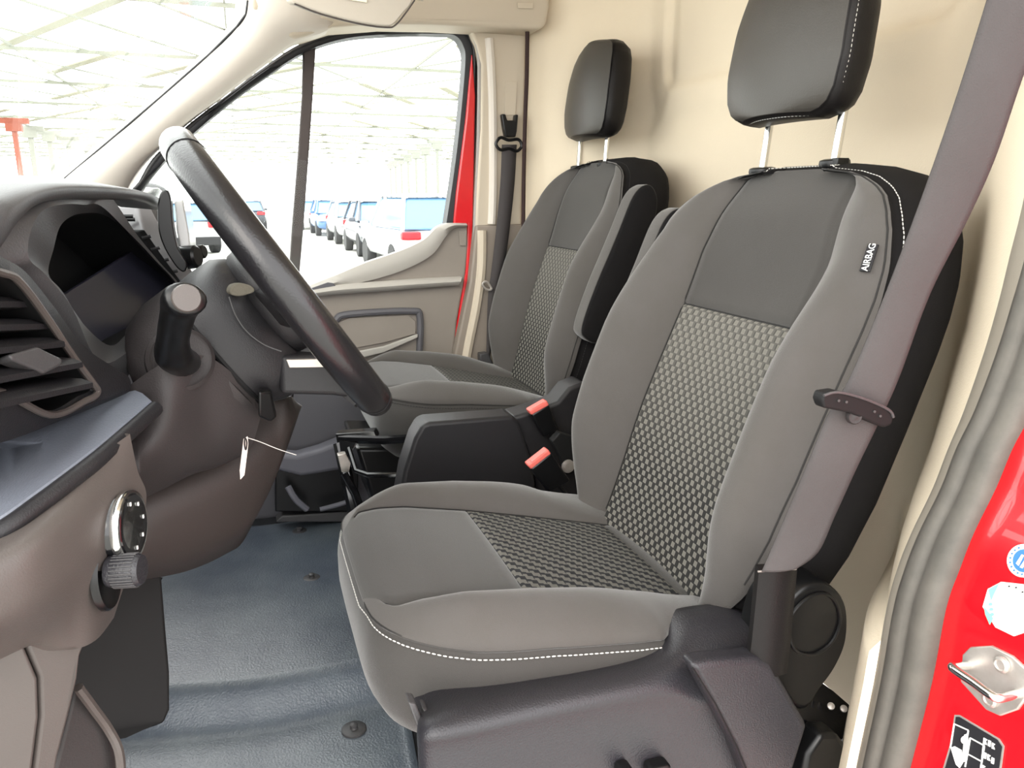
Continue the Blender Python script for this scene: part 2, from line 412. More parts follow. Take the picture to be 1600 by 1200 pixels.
    def seam(par, frm, wfn, W_, P_, lo, hi, cross, rowsd):
        n_ = 60
        for sg_ in (-1, 1):
            L = []
            for k in range(n_+1):
                v = lo+(hi-lo)*k/n_; hw_ = lerpk(W_, v); p_ = min(lerpk(P_, v), hw_*.86)
                L.append(frm(sg_*p_, v, wfn(sg_*p_, v, [-hw_, hw_])+.0014))
            MB().tube(L, .0013, 5).build('seam_piping', thread_dk, par)
        for v in cross:
            hw_ = lerpk(W_, v); p_ = min(lerpk(P_, v), hw_*.86)
            MB().tube([frm(-p_+2*p_*k/20, v, wfn(-p_+2*p_*k/20, v, [-hw_, hw_])+.0014) for k in range(21)], .0013, 5).build('seam_piping', thread_dk, par)
    seam(back, fr, bw, HW, PP, .0, .596, [vf], None)
    seam(cush, cf, cw, CH, CP, .022, .45, [], None)
    # ---- headrest
    hz = (1.048 if drv else 1.085); hy = (-.785 if drv else -.865); hcx = (1.03 if drv else 1.915); hA = radians(8)
    HR = [(0, .080), (.004, .098), (.012, .112), (.03, .123), (.07, .130), (.14, .126), (.19, .115), (.21, .102), (.222, .080), (.228, .05)]
    vs = [0, .001, .0025, .004, .008, .012, .02, .03]+[.03+.16*k/14 for k in range(1, 15)]+[.195, .2, .205, .21, .214, .218, .222, .225, .228]
    rows = []
    for v in vs:
        hw = lerpk(HR, v); rows.append((v, [hw*sin(pi/2*(-1+2*k/22)) for k in range(23)]))
    def hwf(u, v, us):
        a = abs(u)/us[-1]
        return .038-.018*a**2.2-.010*abs((v-.11)/.115)**2.5
    def hf(u, v, w_):
        return Vector((hcx+u, hy-sin(hA)*v+cos(hA)*w_, hz+cos(hA)*v+sin(hA)*w_-.0))
    head, R, B = pad('headrest', hf, rows, hwf, [(.001, .02), (-.002, .05), (.002, .1), (.005, .3), (.004, .6), (-.004, .85), (-.014, .96), (-.03, 1)], -.048, [leather, leather_side], lambda u, v, j: 0, root, 1)
    n2 = 23
    ln = [hf(R[i][0][0]-.003, R[i][0][1], R[i][0][2]-.013) for i in range(len(R)-1, 0, -1)]+[hf(R[0][j][0], R[0][j][1]-.003, R[0][j][2]-.013) for j in range(0, n2)]
    stitch('stitching', ln, thread if drv else thread_dk, head, r=.0007)
    # ---- posts and guides
    tops = ((PY(1305, 249, -.815), PY(1192, 262, -.815)) if drv else (PY(946, 253, -.90), PY(904, 259, -.90)))
    for q, t in enumerate(tops):
        up_ = Vector((0, -.10, 1)).normalized() if drv else Vector((0, -.06, 1)).normalized()
        MB().tube([t-up_*.015, t, t+up_*.06, t+up_*.12], .0065, 14).build('headrest_post', chrome, root)
        g = MB(); g.lathe(t+Vector((0, 0, -.012)), (0, .05, 1), [(.014, 0), (.019, .001), (.020, .006), (.019, .011), (.013, .013), (.008, .0125)], 24, squash=1.15)
        if q == 0: g.box(t+Vector((-.017, .006, -.004)), (.007, .010, .005))
        g.build('post_guide', satin_blk, root, bevel=.001)
    if drv:
        # black label with white letters sewn in the near bolster
        def onb(px_, py_):
            n3 = Vector((0, cos(A), sin(A))); v3 = Vector((0, -sin(A), cos(A))); o3 = Vector((0, by, bz)); w_ = .01
            for _ in range(8):
                d = ray(px_, py_); t = ((o3+n3*w_)-CAM).dot(n3)/d.dot(n3); P_ = CAM+d*t; u_ = P_.x-cx; v_ = (P_-o3).dot(v3)
                hw_ = lerpk(HW, v_); w_ = bw(u_, v_, cols(hw_, min(lerpk(PP, v_), hw_*.86)))
            return P_
        p0_, p1_, p2_ = onb(1353, 422), onb(1364, 388), onb(1347, 402)
        base = (p0_+p1_)/2; ex = (p1_-p0_).normalized(); nn = ex.cross(p2_-base).normalized()
        if nn.dot(CAM-base) < 0: nn = -nn
        ey = nn.cross(ex).normalized(); base = base+nn*.002
        lb = MB().box(base+nn*.001, ((p1_-p0_).length*.62, .0062, .0012), Matrix((ex, ey, nn)).transposed()).build('sewn_label', rubber_blk, back, bevel=.001)
        cu = bpy.data.curves.new('t', 'FONT'); cu.body = 'AIRBAG'; cu.size = .0108; cu.extrude = .0003; cu.align_x = 'CENTER'; cu.align_y = 'CENTER'
        to = bpy.data.objects.new('t', cu); COL.objects.link(to); bpy.context.view_layer.update()
        me = bpy.data.meshes.new_from_object(to.evaluated_get(bpy.context.evaluated_depsgraph_get())); bpy.data.objects.remove(to)
        me.materials.clear(); me.materials.append(white_pl)
        tm = bpy.data.objects.new('airbag_lettering', me); COL.objects.link(tm); tm.parent = lb
        me.transform(Matrix.Translation(base+nn*.0027) @ Matrix((ex, ey, nn)).transposed().to_4x4())
    else:
        p = fr(.272, .44, .02); MB().box(p, (.004, .004, .020)).build('sewn_label', rubber_blk, back, bevel=.001)
    # ---- armrest folded up beside the inboard (passenger: near side; driver: far side) flank
    def arm(x0, x1, off, prof):
        P0 = [PX(a, b, prof[0])+off for a, b in prof[1]]
        pts = catmull([Vector((x0, p.y, p.z)) for p in P0], 5, True)
        c = sum(pts, Vector())/len(pts); rows_ = []
        for s_, xx in ((.0, x0), (.90, x0), (.955, x0+.002), (.985, x0+.006), (1, x0+.013), (1, (x0+x1)/2), (1, x1-.013), (.985, x1-.006), (.955, x1-.002), (.90, x1), (0, x1)):
            rows_.append([Vector((xx, c.y+(p.y-c.y)*(s_ if s_ < .9 else 1)-(0 if s_ < .9 else 0), c.z+(p.z-c.z)*(s_ if s_ < .9 else 1))) if s_ < .9 else Vector((xx, p.y, p.z))+(c-p).normalized()*(1-s_)*.12*(0 if s_ == 1 else 1) for p in pts])
            for q in rows_[-1]: q.x = xx
        return rows_
    prof = (1.535, [(1012, 288), (1025, 297), (1028, 325), (1012, 395), (988, 470), (962, 520), (938, 538), (916, 530), (911, 510), (935, 440), (968, 362), (992, 305)])
    off = Vector((0, 0, 0))
    if drv: off = PX(1056, 327, 1.30)-PX(1018, 290, 1.535); off.x = 0; x0, x1 = 1.268, 1.322
    else: x0, x1 = 1.535, 1.592
    rw = arm(x0, x1, off, prof)
    mb = MB(); mb.loft(rw)
    # side faces black, edge band taupe
    mb.m = [1]*len(mb.f); nn_ = len(rw[0])
    for i in range(3, 7):
        for j in range(nn_): mb.m[i*nn_+j] = 0
    mb.m[4*nn_:6*nn_] = [0]*(2*nn_)
    ao = mb.build('armrest', [fabric, fabric_blk], root, angle=60)
    ao['label'] = 'padded armrest folded upright against the backrest flank'
    pr = [q+Vector((-.0005, 0, 0)) for q in rw[3]]+[rw[3][0]+Vector((-.0005, 0, 0))]
    MB().tube(pr, .0012, 6).build('seam_piping', thread_dk, ao)
    return root, fr, cf
drv, DFR, DCF = seat('driver')
tag(drv, 'near seat with grey cloth, white stitching and patterned centre panels beside the open door', 'seat')
pas, PFR, PCF = seat('passenger')
tag(pas, 'far grey cloth seat beside the closed passenger door, black armrest folded up', 'seat')

# driver seat: plastic base cover, recliner cover, switches, riser
def yz(pts, x): return [Vector((x, PX(a, b, x).y, PX(a, b, x).z)) for a, b in pts]
# base cover: lofted cross-section; top edge, shoulder and lower edge follow the seat rail
cross = []
TOP = [(676, 1112), (690, 1096), (760, 1083), (850, 1063), (950, 1045), (1030, 1022), (1060, 990), (1085, 972), (1130, 966), (1172, 962)]
SHO = [(680, 1150), (712, 1145), (770, 1132), (850, 1112), (950, 1092), (1040, 1075), (1062, 1080), (1092, 1096), (1150, 1082), (1200, 1066)]
LOW = [(690, 1290), (720, 1290), (780, 1290), (850, 1290), (950, 1290), (1050, 1290), (1090, 1290), (1130, 1290), (1190, 1290), (1290, 1290)]
XT, XS, XL = .715, .655, .645
rows = []
for a, b, c in zip(TOP, SHO, LOW):
    t, s, l = PX(*a, XT), PX(*b, XS), PX(*c, XL)
    inn = t+Vector((.05, 0, -.012)); mid = (t+s)/2+Vector((-.006, 0, .012)); l2 = s+(l-s)*.10+Vector((.0045, 0, 0))
    rows.append([inn, t, mid, s+Vector((.006, 0, .006)), s+Vector((-.001, 0, -.002)), l2, s+(l-s)*.5+Vector((.004, 0, 0)), l, l+Vector((.05, 0, 0))])
rows = [[p+Vector((.026, .010, -.030)) for p in rows[0]], [p+Vector((.016, .012, -.012)) for p in rows[0]], [p+Vector((.005, .009, -.003)) for p in rows[0]]]+rows
mb = MB(); mb.grid(rows)
bc = mb.build('base_cover', base_grey, drv, angle=None, subd=2)
so_ = bc.modifiers.new('t', 'SOLIDIFY'); so_.thickness = .003; so_.offset = 1
bc['label'] = 'grained grey plastic side cover of the seat base'
# rear section of the cover, its own moulding with a visible joint
rc = [(1080, 1040), (1110, 1034), (1182, 1028), (1205, 1036), (1222, 1062), (1264, 1134), (1215, 1290), (1190, 1290), (1150, 1170)]
P = [PX(a, b, .630) for a, b in rc]
MB().prism(P, (.028, 0, 0)).build('base_cover_rear', base_grey, drv, bevel=.008, seg=5)
MB().tube([PX(1082, 1043, .6265), PX(1118, 1100, .6265), PX(1152, 1168, .6265), PX(1186, 1250, .6265)], .0010, 6).build('cover_joint', matte_blk, drv)
# switches low on the cover
for (a, b, ww) in ((972, 1196, .008), (1024, 1193, .0135)):
    p = PX(a, b, .645)
    MB().box(p+Vector((-.004, 0, -.004)), (.010, ww, .009)).build('seat_switch', satin_blk, drv, bevel=.005, seg=4)
# recliner cover: a tear-shaped black disc
oc = [(1236, 935), (1262, 915), (1292, 912), (1316, 930), (1325, 960), (1322, 1005), (1305, 1045), (1280, 1080), (1255, 1112), (1225, 1085), (1205, 1030), (1215, 970)]
pts = catmull([PX(a, b, .655) for a, b in oc], 5, True); c = sum(pts, Vector())/len(pts)
rws = [[c+(p-c)*s_+Vector((dx, 0, 0)) for p in pts] for s_, dx in ((1, .06), (1, .012), (.985, .004), (.95, 0), (.90, .0))]
rec = MB().loft(rws).build('recliner_cover', satin_blk, drv, angle=60)
oc = [(1236, 962), (1262, 934), (1290, 928), (1308, 945), (1312, 975), (1298, 1005), (1272, 1022), (1246, 1018), (1234, 995)]
MB().tube(catmull([PX(a, b, .6535) for a, b in oc], 6, True), .0022, 8, True).build('cover_ridge', satin_blk, rec)
poly('reclining_lever', [(1262, 1180, .63), (1285, 1148, .63), (1310, 1148, .63), (1323, 1165, .63), (1318, 1230, .63), (1250, 1230, .63)], (.03, 0, 0), satin_blk, drv, bevel=.006)
poly('rail_bracket', [(1235, 1110, .66), (1285, 1066, .70), (1300, 1078, .70), (1341, 1112, .69), (1322, 1150, .67), (1290, 1180, .66), (1262, 1140, .66)], (.03, .0, -.03), gloss_blk, drv, bevel=.002)
for q in ((1298, 1104), (1318, 1108)):
    MB().lathe(PX(q[0], q[1], .672), (-.5, .3, .8), [(.0045, 0), (.0045, .003), (.0028, .0035)], 12).build('bolt', steel, drv)
# seat rails and riser below the cushion
for xx in (.84, 1.13): MB().box((xx, -.42, .07), (.02, .20, .012)).build('seat_rail', matte_blk, drv, bevel=.003)
mb = MB(); mb.box((.99, -.40, .18), (.19, .17, .11)); mb.build('seat_riser', matte_blk, drv, bevel=.01)
poly('rail_edge', [(638, 1098, .70), (650, 1100, .70), (700, 1225, .68), (684, 1225, .68)], (.02, 0, 0), dash_grey, drv, bevel=.002)
poly('rail_edge', [(660, 1108, .71), (668, 1110, .71), (712, 1225, .69), (704, 1225, .69)], (.02, 0, 0), dash_grey, drv, bevel=.002)

# passenger seat frame, tray and inboard cover
mb = MB(); mb.box((1.87, -.60, .22), (.20, .16, .14)); mb.build('seat_riser', matte_blk, pas, bevel=.01)
fr_ = MB()
fr_.tube([PX(530, 686, 1.70), PX(600, 688, 1.66), PX(660, 684, 1.62)], .010, 8)
fr_.tube([PX(530, 692, 1.70), PX(545, 760, 1.66), PX(560, 830, 1.62), PX(566, 880, 1.60)], .014, 6)
fr_.tube([PX(545, 700, 1.64), PX(556, 735, 1.60), PX(575, 742, 1.58), PX(640, 742, 1.55)], .006, 8)
fr_.tube([PX(538, 740, 1.64), PX(555, 770, 1.62), PX(580, 840, 1.58)], .008, 8)
fr_.build('seat_frame', gloss_blk, pas)
poly('frame_bracket', [(524, 678, 1.70), (585, 674, 1.68), (590, 684, 1.68), (560, 688, 1.68), (548, 712, 1.66), (530, 712, 1.68)], (.03, -.01, 0), gloss_blk, pas, bevel=.002)
poly('frame_bracket', [(528, 712, 1.66), (540, 708, 1.66), (548, 724, 1.66), (545, 738, 1.66), (534, 738, 1.66)], (.02, 0, 0), steel, pas, bevel=.001)
mb = MB(); pts = [(556, 700), (650, 700), (660, 800), (590, 810)]
mb.prism([PX(a, b, 1.72) for a, b in pts], (.25, 0, 0)); mb.build('storage_tray', satin_blk, pas, bevel=.01)
sb = [(622, 790), (632, 735), (648, 685), (660, 664), (672, 660), (740, 655), (802, 650), (812, 660), (832, 720), (842, 790)]
poly('inboard_cover', [(a, b, 1.44) for a, b in sb], (.07, 0, 0), dash_blk, pas, bevel=.008, seg=4)
poly('inboard_cover_rear', [(800, 652, 1.46), (840, 640, 1.46), (872, 628, 1.46), (890, 606, 1.46), (915, 596, 1.46), (935, 640, 1.46), (930, 800, 1.46), (845, 800, 1.46), (828, 715, 1.46)], (.07, 0, 0), dash_blk, pas, bevel=.008, seg=4)
poly('recliner_bracket', [(862, 690, 1.38), (875, 676, 1.38), (895, 682, 1.38), (905, 706, 1.38), (900, 740, 1.38), (885, 742, 1.38), (876, 715, 1.38)], (.02, 0, 0), matte_blk, pas, bevel=.003)
MB().lathe(PX(887, 728, 1.375), (-1, 0, 0), [(.014, 0), (.014, .004), (.009, .006), (.006, .006)], 16).build('bolt', steel, pas)

# buckles
def buckle(name, quad, X_, label):
    r = empty(name, PX(*quad[3], X_))
    # quad: red top slot corners (left, right) and body bottom (right, left)
    a, b, c, d = [PX(x, y, X_) for x, y in quad]
    MB().prism([a, b, c, d], (.022, 0, 0)).build('buckle_body', satin_blk, r, bevel=.004)
    e = (a-d).normalized()*.010
    MB().prism([a-e*.2, b-e*.2, b+e, a+e], (.022, 0, 0)).build('release_button', red_btn, r, bevel=.003)
    MB().prism([a*.8+b*.2+e*.9, a*.2+b*.8+e*.9, a*.2+b*.8+e*1.08, a*.8+b*.2+e*1.08], (.014, 0, 0)).build('tongue_slot', red_btn, r, bevel=.001)
    m = (c+d)/2; ax = (d-a).normalized()
    MB().tube([m+Vector((.011, 0, 0)), m+ax*.05+Vector((.012, -.004, 0)), m+ax*.10+Vector((.012, -.012, 0))], .008, 8, sq=.5).build('stalk', matte_blk, r)
    return tag(r, label, 'belt buckle', 'belt buckles between the seats')
buckle('seat_belt_buckle', [(830, 648), (858, 632), (874, 672), (850, 684)], 1.42, 'black seat belt buckle with red button at the passenger seat, the upper one')
buckle('seat_belt_buckle', [(829, 733), (861, 708), (892, 752), (858, 770)], 1.30, 'black seat belt buckle with red button next to the driver cushion, the lower one')

# ------------------------------------------------------------------ steering wheel
WC = Vector((.97, -.042, .835)); WD = Vector((0, -.22, -.33)).normalized(); WX = Vector((1, 0, 0)); WN = WX.cross(WD).normalized()
if WN.y < 0: WN = -WN        # points forward / down to the dash
sw = empty('steering_wheel', WC+WN*.05)
tag(sw, 'black leather steering wheel seen edge on in front of the near seat', 'steering wheel')
Rr = .183
rim = [WC+WX*Rr*cos(t)+WD*Rr*sin(t) for t in [2*pi*k/96 for k in range(96)]]
MB().tube(rim, .0200, 20, True).build('rim', wheel_lea, sw, angle=None)
for t in (-2.05, -1.1, 1.05, 2.1):
    p = WC+WX*Rr*cos(t)+WD*Rr*sin(t); tg = (-WX*sin(t)+WD*cos(t))
    rad = (WX*cos(t)+WD*sin(t)); MB().tube([p+rad*.0202*cos(q)+WN*.0202*sin(q) for q in [2*pi*k/32 for k in range(32)]], .0006, 5, True).build('rim_seam', matte_blk, sw)
# hub pad, dished toward the dash
rws = []
for h, s_ in ((-.010, .25), (-.008, .55), (0, .80), (.010, .95), (.022, 1.0), (.036, .97), (.044, .86), (.047, .6)):
    ring = []
    for k in range(40):
        t = 2*pi*k/40; e = 2.6; cxx = abs(cos(t))**(2/e)*(1 if cos(t) > 0 else -1); sxx = abs(sin(t))**(2/e)*(1 if sin(t) > 0 else -1)
        ring.append(WC+WX*.085*s_*cxx+WD*.072*s_*sxx+WD*.012+WN*h)
    rws.append(ring)
MB().loft(rws).build('hub_pad', dash_blk, sw, angle=None)
def spoke(ang, w0, w1, mat_, name='spoke', r0=.06, r1=.176, nh0=.030, nh1=.003, th=.008):
    d = WX*cos(ang)+WD*sin(ang); s_ = -WX*sin(ang)+WD*cos(ang); rows_ = []
    for k in range(8):
        t = k/7; r = r0+(r1-r0)*t; ww = w0+(w1-w0)*t; c = WC+d*r+WN*(nh0+(nh1-nh0)*t)
        rows_.append([c+s_*ww*a+WN*th*b for a, b in ((-1, -.6), (-.8, -1), (.8, -1), (1, -.6), (1, .6), (.8, 1), (-.8, 1), (-1, .6))])
    return MB().loft(rows_).build(name, mat_, sw, angle=60)
spoke(pi-.12, .026, .020, dash_blk); spoke(.12, .026, .020, dash_blk)
spoke(pi/2-.42, .022, .016, dash_blk, nh0=.034, nh1=.006, th=.018); spoke(pi/2+.42, .022, .016, dash_blk, nh0=.034, nh1=.006, th=.018)
MB().prism([PX(a_, b_, .888) for a_, b_ in [(438, 556), (520, 556), (548, 596), (574, 626), (520, 619), (438, 617)]], (.15, 0, 0)).build('lower_spoke', dash_blk, sw, bevel=.006)
MB().prism([PX(a_, b_, .885) for a_, b_ in [(447, 562), (508, 561), (518, 574), (452, 575)]], (.01, 0, 0)).build('spoke_insert', steel, sw, bevel=.001)

# ------------------------------------------------------------------ steering column
sc = empty('steering_column', WC+WN*.3)
tag(sc, 'dark grained steering column shroud with stalk behind the wheel', 'steering column')
def shroud(h0, h1, prof, cmat, name, n=40):
    rws = []
    for h, a, bt, bb in prof:      # along WN, half width, top half height, bottom half height
        ring = []
        for k in range(n):
            t = 2*pi*k/n; e = 2.8; c_ = abs(cos(t))**(2/e)*(1 if cos(t) > 0 else -1); s_ = abs(sin(t))**(2/e)*(1 if sin(t) > 0 else -1)
            hh = bb if s_ > 0 else bt
            ring.append(WC+WN*h+WX*a*c_+WD*hh*s_)
        rws.append(ring)
    return MB().loft(rws).build(name, cmat, sc, angle=50)
shroud(0, 0, [(.034, .050, .045, .085), (.040, .074, .057, .108), (.055, .086, .066, .118), (.085, .092, .066, .114), (.103, .093, .064, .106)], dash_blk, 'column_shroud')
MB().tube([WC+WN*.105+WX*.093*(abs(cos(t))**(2/2.8)*(1 if cos(t) > 0 else -1))+WD*(.106 if sin(t) > 0 else .064)*(abs(sin(t))**(2/2.8)*(1 if sin(t) > 0 else -1)) for t in [2*pi*k/48 for k in range(48)]], .003, 6, True).build('shroud_gap', matte_blk, sc)
# lower knee cowl: the wider moulding the column comes out of
shroud(0, 0, [(.108, .086, .060, .100), (.112, .098, .068, .110), (.145, .102, .067, .118), (.170, .102, .058, .124), (.186, .098, .038, .13), (.195, .08, .01, .13)], dash_brown, 'column_surround')

# indicator stalk, tip toward the near door
st = catmull([PX(284, 566, .85), PX(272, 556, .81), PX(270, 535, .79), PX(275, 505, .765), PX(283, 475, .745), PX(291, 466, .725)], 6)
rr = [.018, .0185, .019, .0195, .019, .018, .0165, .016, .0155, .015, .0148, .0148, .015, .015, .0155, .0158, .016, .0165, .017, .0175, .018, .0185, .019, .0193, .0195, .0197, .0197, .0195, .019, .0185, .017]
rr = [lerpk([(0, .019), (.2, .018), (.45, .0145), (.7, .0155), (.85, .0185), (.96, .0185), (1, .016)], k/(len(st)-1)) for k in range(len(st))]
stalk = MB().tube(st, rr, 18, sq=.8).build('indicator_stalk', satin_blk, sc, angle=None)
tp = st[-1]; MB().lathe(tp-Vector((.001, 0, 0)), (-.9, -.25, .25), [(.0125, 0), (.0125, .0015), (.0115, .0028), (.0, .0032)], 24).build('stalk_cap', dash_taupe, stalk)
MB().lathe(PX(282, 562, .86), (-.9, -.2, .3), [(.034, -.01), (.034, .004), (.030, .008), (.027, .006)], 28).build('stalk_collar', dash_brown, sc)
poly('ignition_plate', [(243, 562, .862), (258, 540, .862), (312, 548, .864), (328, 562, .864), (279, 597, .862)], (.01, .002, 0), dash_brown, sc, bevel=.002)
poly('adjust_lever', [(404, 612, .86), (424, 612, .87), (433, 652, .88), (422, 660, .88), (404, 652, .87)], (.02, 0, 0), satin_blk, sc, bevel=.003)
MB().tube(catmull([PX(a_, b_, .8745) for a_, b_ in [(358, 464), (368, 492), (386, 518), (412, 538), (440, 549)]], 6), .0008, 6).build('module_seam', dash_grey, sc)
MB().tube([PX(231, 617, .8655), PX(262, 593, .8655), PX(274, 600, .8655)], .0007, 6).build('cowl_joint', matte_blk, sc)
# gaiter patch and cowl top cover
MB().prism(catmull([PX(a_, b_, .872) for a_, b_ in [(359, 455), (364, 446), (378, 443), (393, 447), (398, 455), (388, 460), (374, 463), (363, 461)]], 4, True), (.012, .004, 0)).build('folded_gaiter', mat('gaiter', (84, 80, 70), .9, bump=3.0, bscale=120), sc, bevel=.004)

# ------------------------------------------------------------------ dashboard
db = empty('dashboard', (1.3, .35, .4))
tag(db, 'dark dashboard with deep instrument hood and side vent left of the wheel', 'dashboard')
def ringloft(name, loops, mat_, cap=None, n=6, parent=None, angle=50, sub=True, ext=None):
    rws = []
    for lp in loops:
        P = [PX(*p[:3])+(Vector(p[3]) if len(p) > 3 else Vector()) for p in lp]
        rws.append(catmull(P, n, True) if sub else P)
    mb = MB(); mb.grid(rws, True)
    if cap is not None:
        o = len(mb.v)-len(rws[0]); mb.f.append(tuple(o+i for i in range(len(rws[0])))); mb.m.append(cap)
    return mb, rws
# brow (hood lip)
topl = [(-60, 400, .66), (0, 322, .72), (28, 303, .76), (60, 291, .82), (100, 287, .88), (150, 288, .96), (200, 293, 1.05), (236, 300, 1.14), (256, 314, 1.20)]
midl = [(-60, 440, .65), (0, 362, .705), (30, 328, .745), (62, 306, .80), (100, 300, .865), (150, 300, .945), (200, 303, 1.03), (234, 312, 1.12), (252, 322, 1.18)]
lowl = [(-60, 480, .66), (0, 400, .71), (30, 352, .755), (62, 322, .81), (100, 313, .875), (150, 313, .955), (200, 313, 1.04), (232, 318, 1.12), (250, 328, 1.18)]
T_ = catmull([PX(*p) for p in topl], 6); M_ = catmull([PX(*p) for p in midl], 6); L_ = catmull([PX(*p) for p in lowl], 6)
rws = []
for t, m_, l in zip(T_, M_, L_):
    rws.append([t+Vector((.03, .20, .01)), t+Vector((.008, .05, .008)), t+Vector((0, .012, .001)), (t*2+m_)/3+Vector((0, -.002, 0)), m_, (m_+2*l)/3+Vector((0, 0, 0)), l+Vector((0, .004, 0)), l+Vector((.01, .05, .004))])
MB().grid(rws).build('hood_brow', dash_grey, db, angle=80)
# binnacle face
L0 = [(-30, 420, .74), (22, 350, .775), (58, 316, .825), (100, 306, .89), (150, 306, .97), (172, 306, 1.0), (215, 368, 1.06), (248, 408, 1.10), (284, 454, 1.13), (262, 500, 1.04), (222, 560, .92), (160, 612, .86), (60, 530, .82), (-10, 440, .76)]
L1 = [(44, 400, .77), (52, 350, .79), (72, 326, .82), (104, 319, .88), (132, 320, .93), (158, 322, .97), (200, 362, 1.04), (240, 404, 1.09), (279, 452, 1.125), (250, 492, 1.03), (205, 545, .91), (155, 565, .835), (112, 480, .805), (72, 430, .785)]
L1b = [(p[0]+(q[0]-p[0])*.6, p[1]+(q[1]-p[1])*.6, p[2]+(q[2]-p[2])*.6, (.012, .03, 0)) for p, q in zip(L1, [(76, 428, .81), (84, 392, .81), (96, 356, .84), (112, 338, .88), (134, 333, .92), (160, 335, .965), (186, 352, 1.01), (226, 394, 1.07), (275, 452, 1.12), (238, 490, 1.03), (200, 520, .93), (172, 540, .87), (128, 505, .825), (96, 455, .815)])]
L2_ = [(76, 428, .81), (84, 388, .81), (94, 354, .84), (112, 338, .88), (134, 333, .92), (160, 335, .965), (186, 352, 1.01), (226, 394, 1.07), (275, 452, 1.12), (238, 490, 1.03), (200, 520, .93), (172, 540, .87), (130, 506, .825), (98, 456, .815)]
L2 = [(p[0], p[1], p[2]+.05) for p in L2_]
mb, r_ = ringloft('', [L0, L1, L2], dash_grey)
mb.build('binnacle_face', dash_grey, db, angle=35)
D3 = [(p[0], p[1], p[2], (.02, .075, -.012)) for p in L2]
mb, r_ = ringloft('', [L2, D3], matte_blk, cap=0)
mb.build('binnacle_recess', matte_blk, db, angle=35)
# instrument lens, tilted
lens = [PX(92, 466, .93), PX(214, 388, 1.14), PX(278, 452, 1.18), PX(236, 500, 1.08), PX(200, 530, 1.0), PX(150, 545, .95)]
MB().prism(lens, (0, .004, 0)).build('instrument_lens', cluster_scr, db, bevel=.001)

# side vent pod
W0 = [(-90, 350, .62), (0, 400, .69), (40, 425, .72), (85, 480, .76), (130, 540, .80), (175, 572, .83), (200, 588, .84), (204, 606, .84), (190, 618, .83), (100, 655, .76), (0, 692, .68), (-90, 700, .62)]
W1 = [(-90, 412, .605), (0, 421, .675), (32, 440, .70), (75, 495, .735), (115, 555, .765), (148, 598, .785), (157, 612, .79), (154, 624, .785), (140, 632, .77), (80, 655, .73), (0, 622, .665), (-90, 610, .60)]
W2 = [(-90, 425, .605), (0, 432, .675), (26, 446, .70), (66, 500, .735), (106, 558, .765), (138, 602, .785), (141, 608, .79), (136, 613, .785), (120, 620, .77), (72, 642, .73), (0, 605, .665), (-90, 600, .60)]
W3 = [(p[0], p[1], p[2], (.03, .07, -.01)) for p in W2]
mb, r_ = ringloft('', [W0, W1, W2], dash_blk); mb.build('vent_pod', dash_blk, db, angle=40)
mb, r_ = ringloft('', [W2, W3], matte_blk, cap=0); mb.build('vent_duct', matte_blk, db, angle=40)
MB().tube(catmull([PX(*p)+V(-.001, -.002, 0) for p in [(a[0]*.5+b[0]*.5, a[1]*.5+b[1]*.5, a[2]*.5+b[2]*.5-.002) for a, b in zip(W1, W2)]], 6, True), .0032, 8, True).build('vent_bezel', dash_taupe, db)
for (x0, y0, x1, y1, th) in ((-60, 462, 36, 466, 16), (-60, 500, 56, 500, 18), (-60, 540, 80, 528, 18), (-60, 590, 108, 560, 18), (-20, 622, 124, 592, 14)):
    a = PX(x0, y0, .62)+V(0, .014, 0); b = PX(x1, y1, .755)+V(0, .006, 0); dv = V(-.01, -.022, -.004)*.8; up_ = V(0, .0, .0016)
    rr_ = []
    for k in range(5):
        c = a+(b-a)*k/4; rr_.append([c+up_, c+dv*.5+up_*1.6, c+dv+up_*.4, c+dv-V(0, 0, .004), c+V(.0, 0, -.010), c+V(.012, .028, -.006), c+V(.012, .028, .001)])
    MB().loft(rr_).build('vent_louver', dash_blk, db, angle=35)
MB().prism([PX(14, 554, .66), PX(58, 541, .70), PX(98, 560, .715), PX(98, 570, .712), PX(70, 584, .69), PX(60, 578, .685), PX(20, 562, .66)], (.006, .012, -.004)).build('vent_tab', dash_grey, db, bevel=.004)

# shelf and lower taupe panel
SH = [(-80, 745, .70), (0, 705, .70), (70, 690, .70), (130, 662, .70), (175, 634, .70), (206, 608, .70)]
SF = [(-80, 855, .70), (0, 814, .70), (60, 772, .70), (110, 735, .70), (160, 696, .70), (240, 627, .70)]
bk = [PZ(a, b, z) for a, b, z in SH]; ft = [PZ(a, b, z) for a, b, z in SF]
def zz(lst, z): return [PZ(a, b, z+.048*max(0, a+80)/320) for a, b, _ in lst]
bk = catmull(zz(SH, .695), 6); ft = catmull(zz(SF, .690), 6)
rws = [[b+V(.02, .05, .002), b, (b+f)/2+V(0, 0, .002), f+V(0.002, .003, .001), f+V(0, 0, -.003), f+V(.0, .004, -.014), f+V(.02, .03, -.02)] for b, f in zip(bk, ft)]
MB().grid(rws).build('dash_shelf', mat('shelf_grey', (100, 104, 114), .5, spec=.6, bump=.6, bscale=450), db, angle=50)
MB().tube([f+V(-.0015, -.001, -.007) for f in ft], .0075, 10).build('shelf_lip', dash_blk, db)
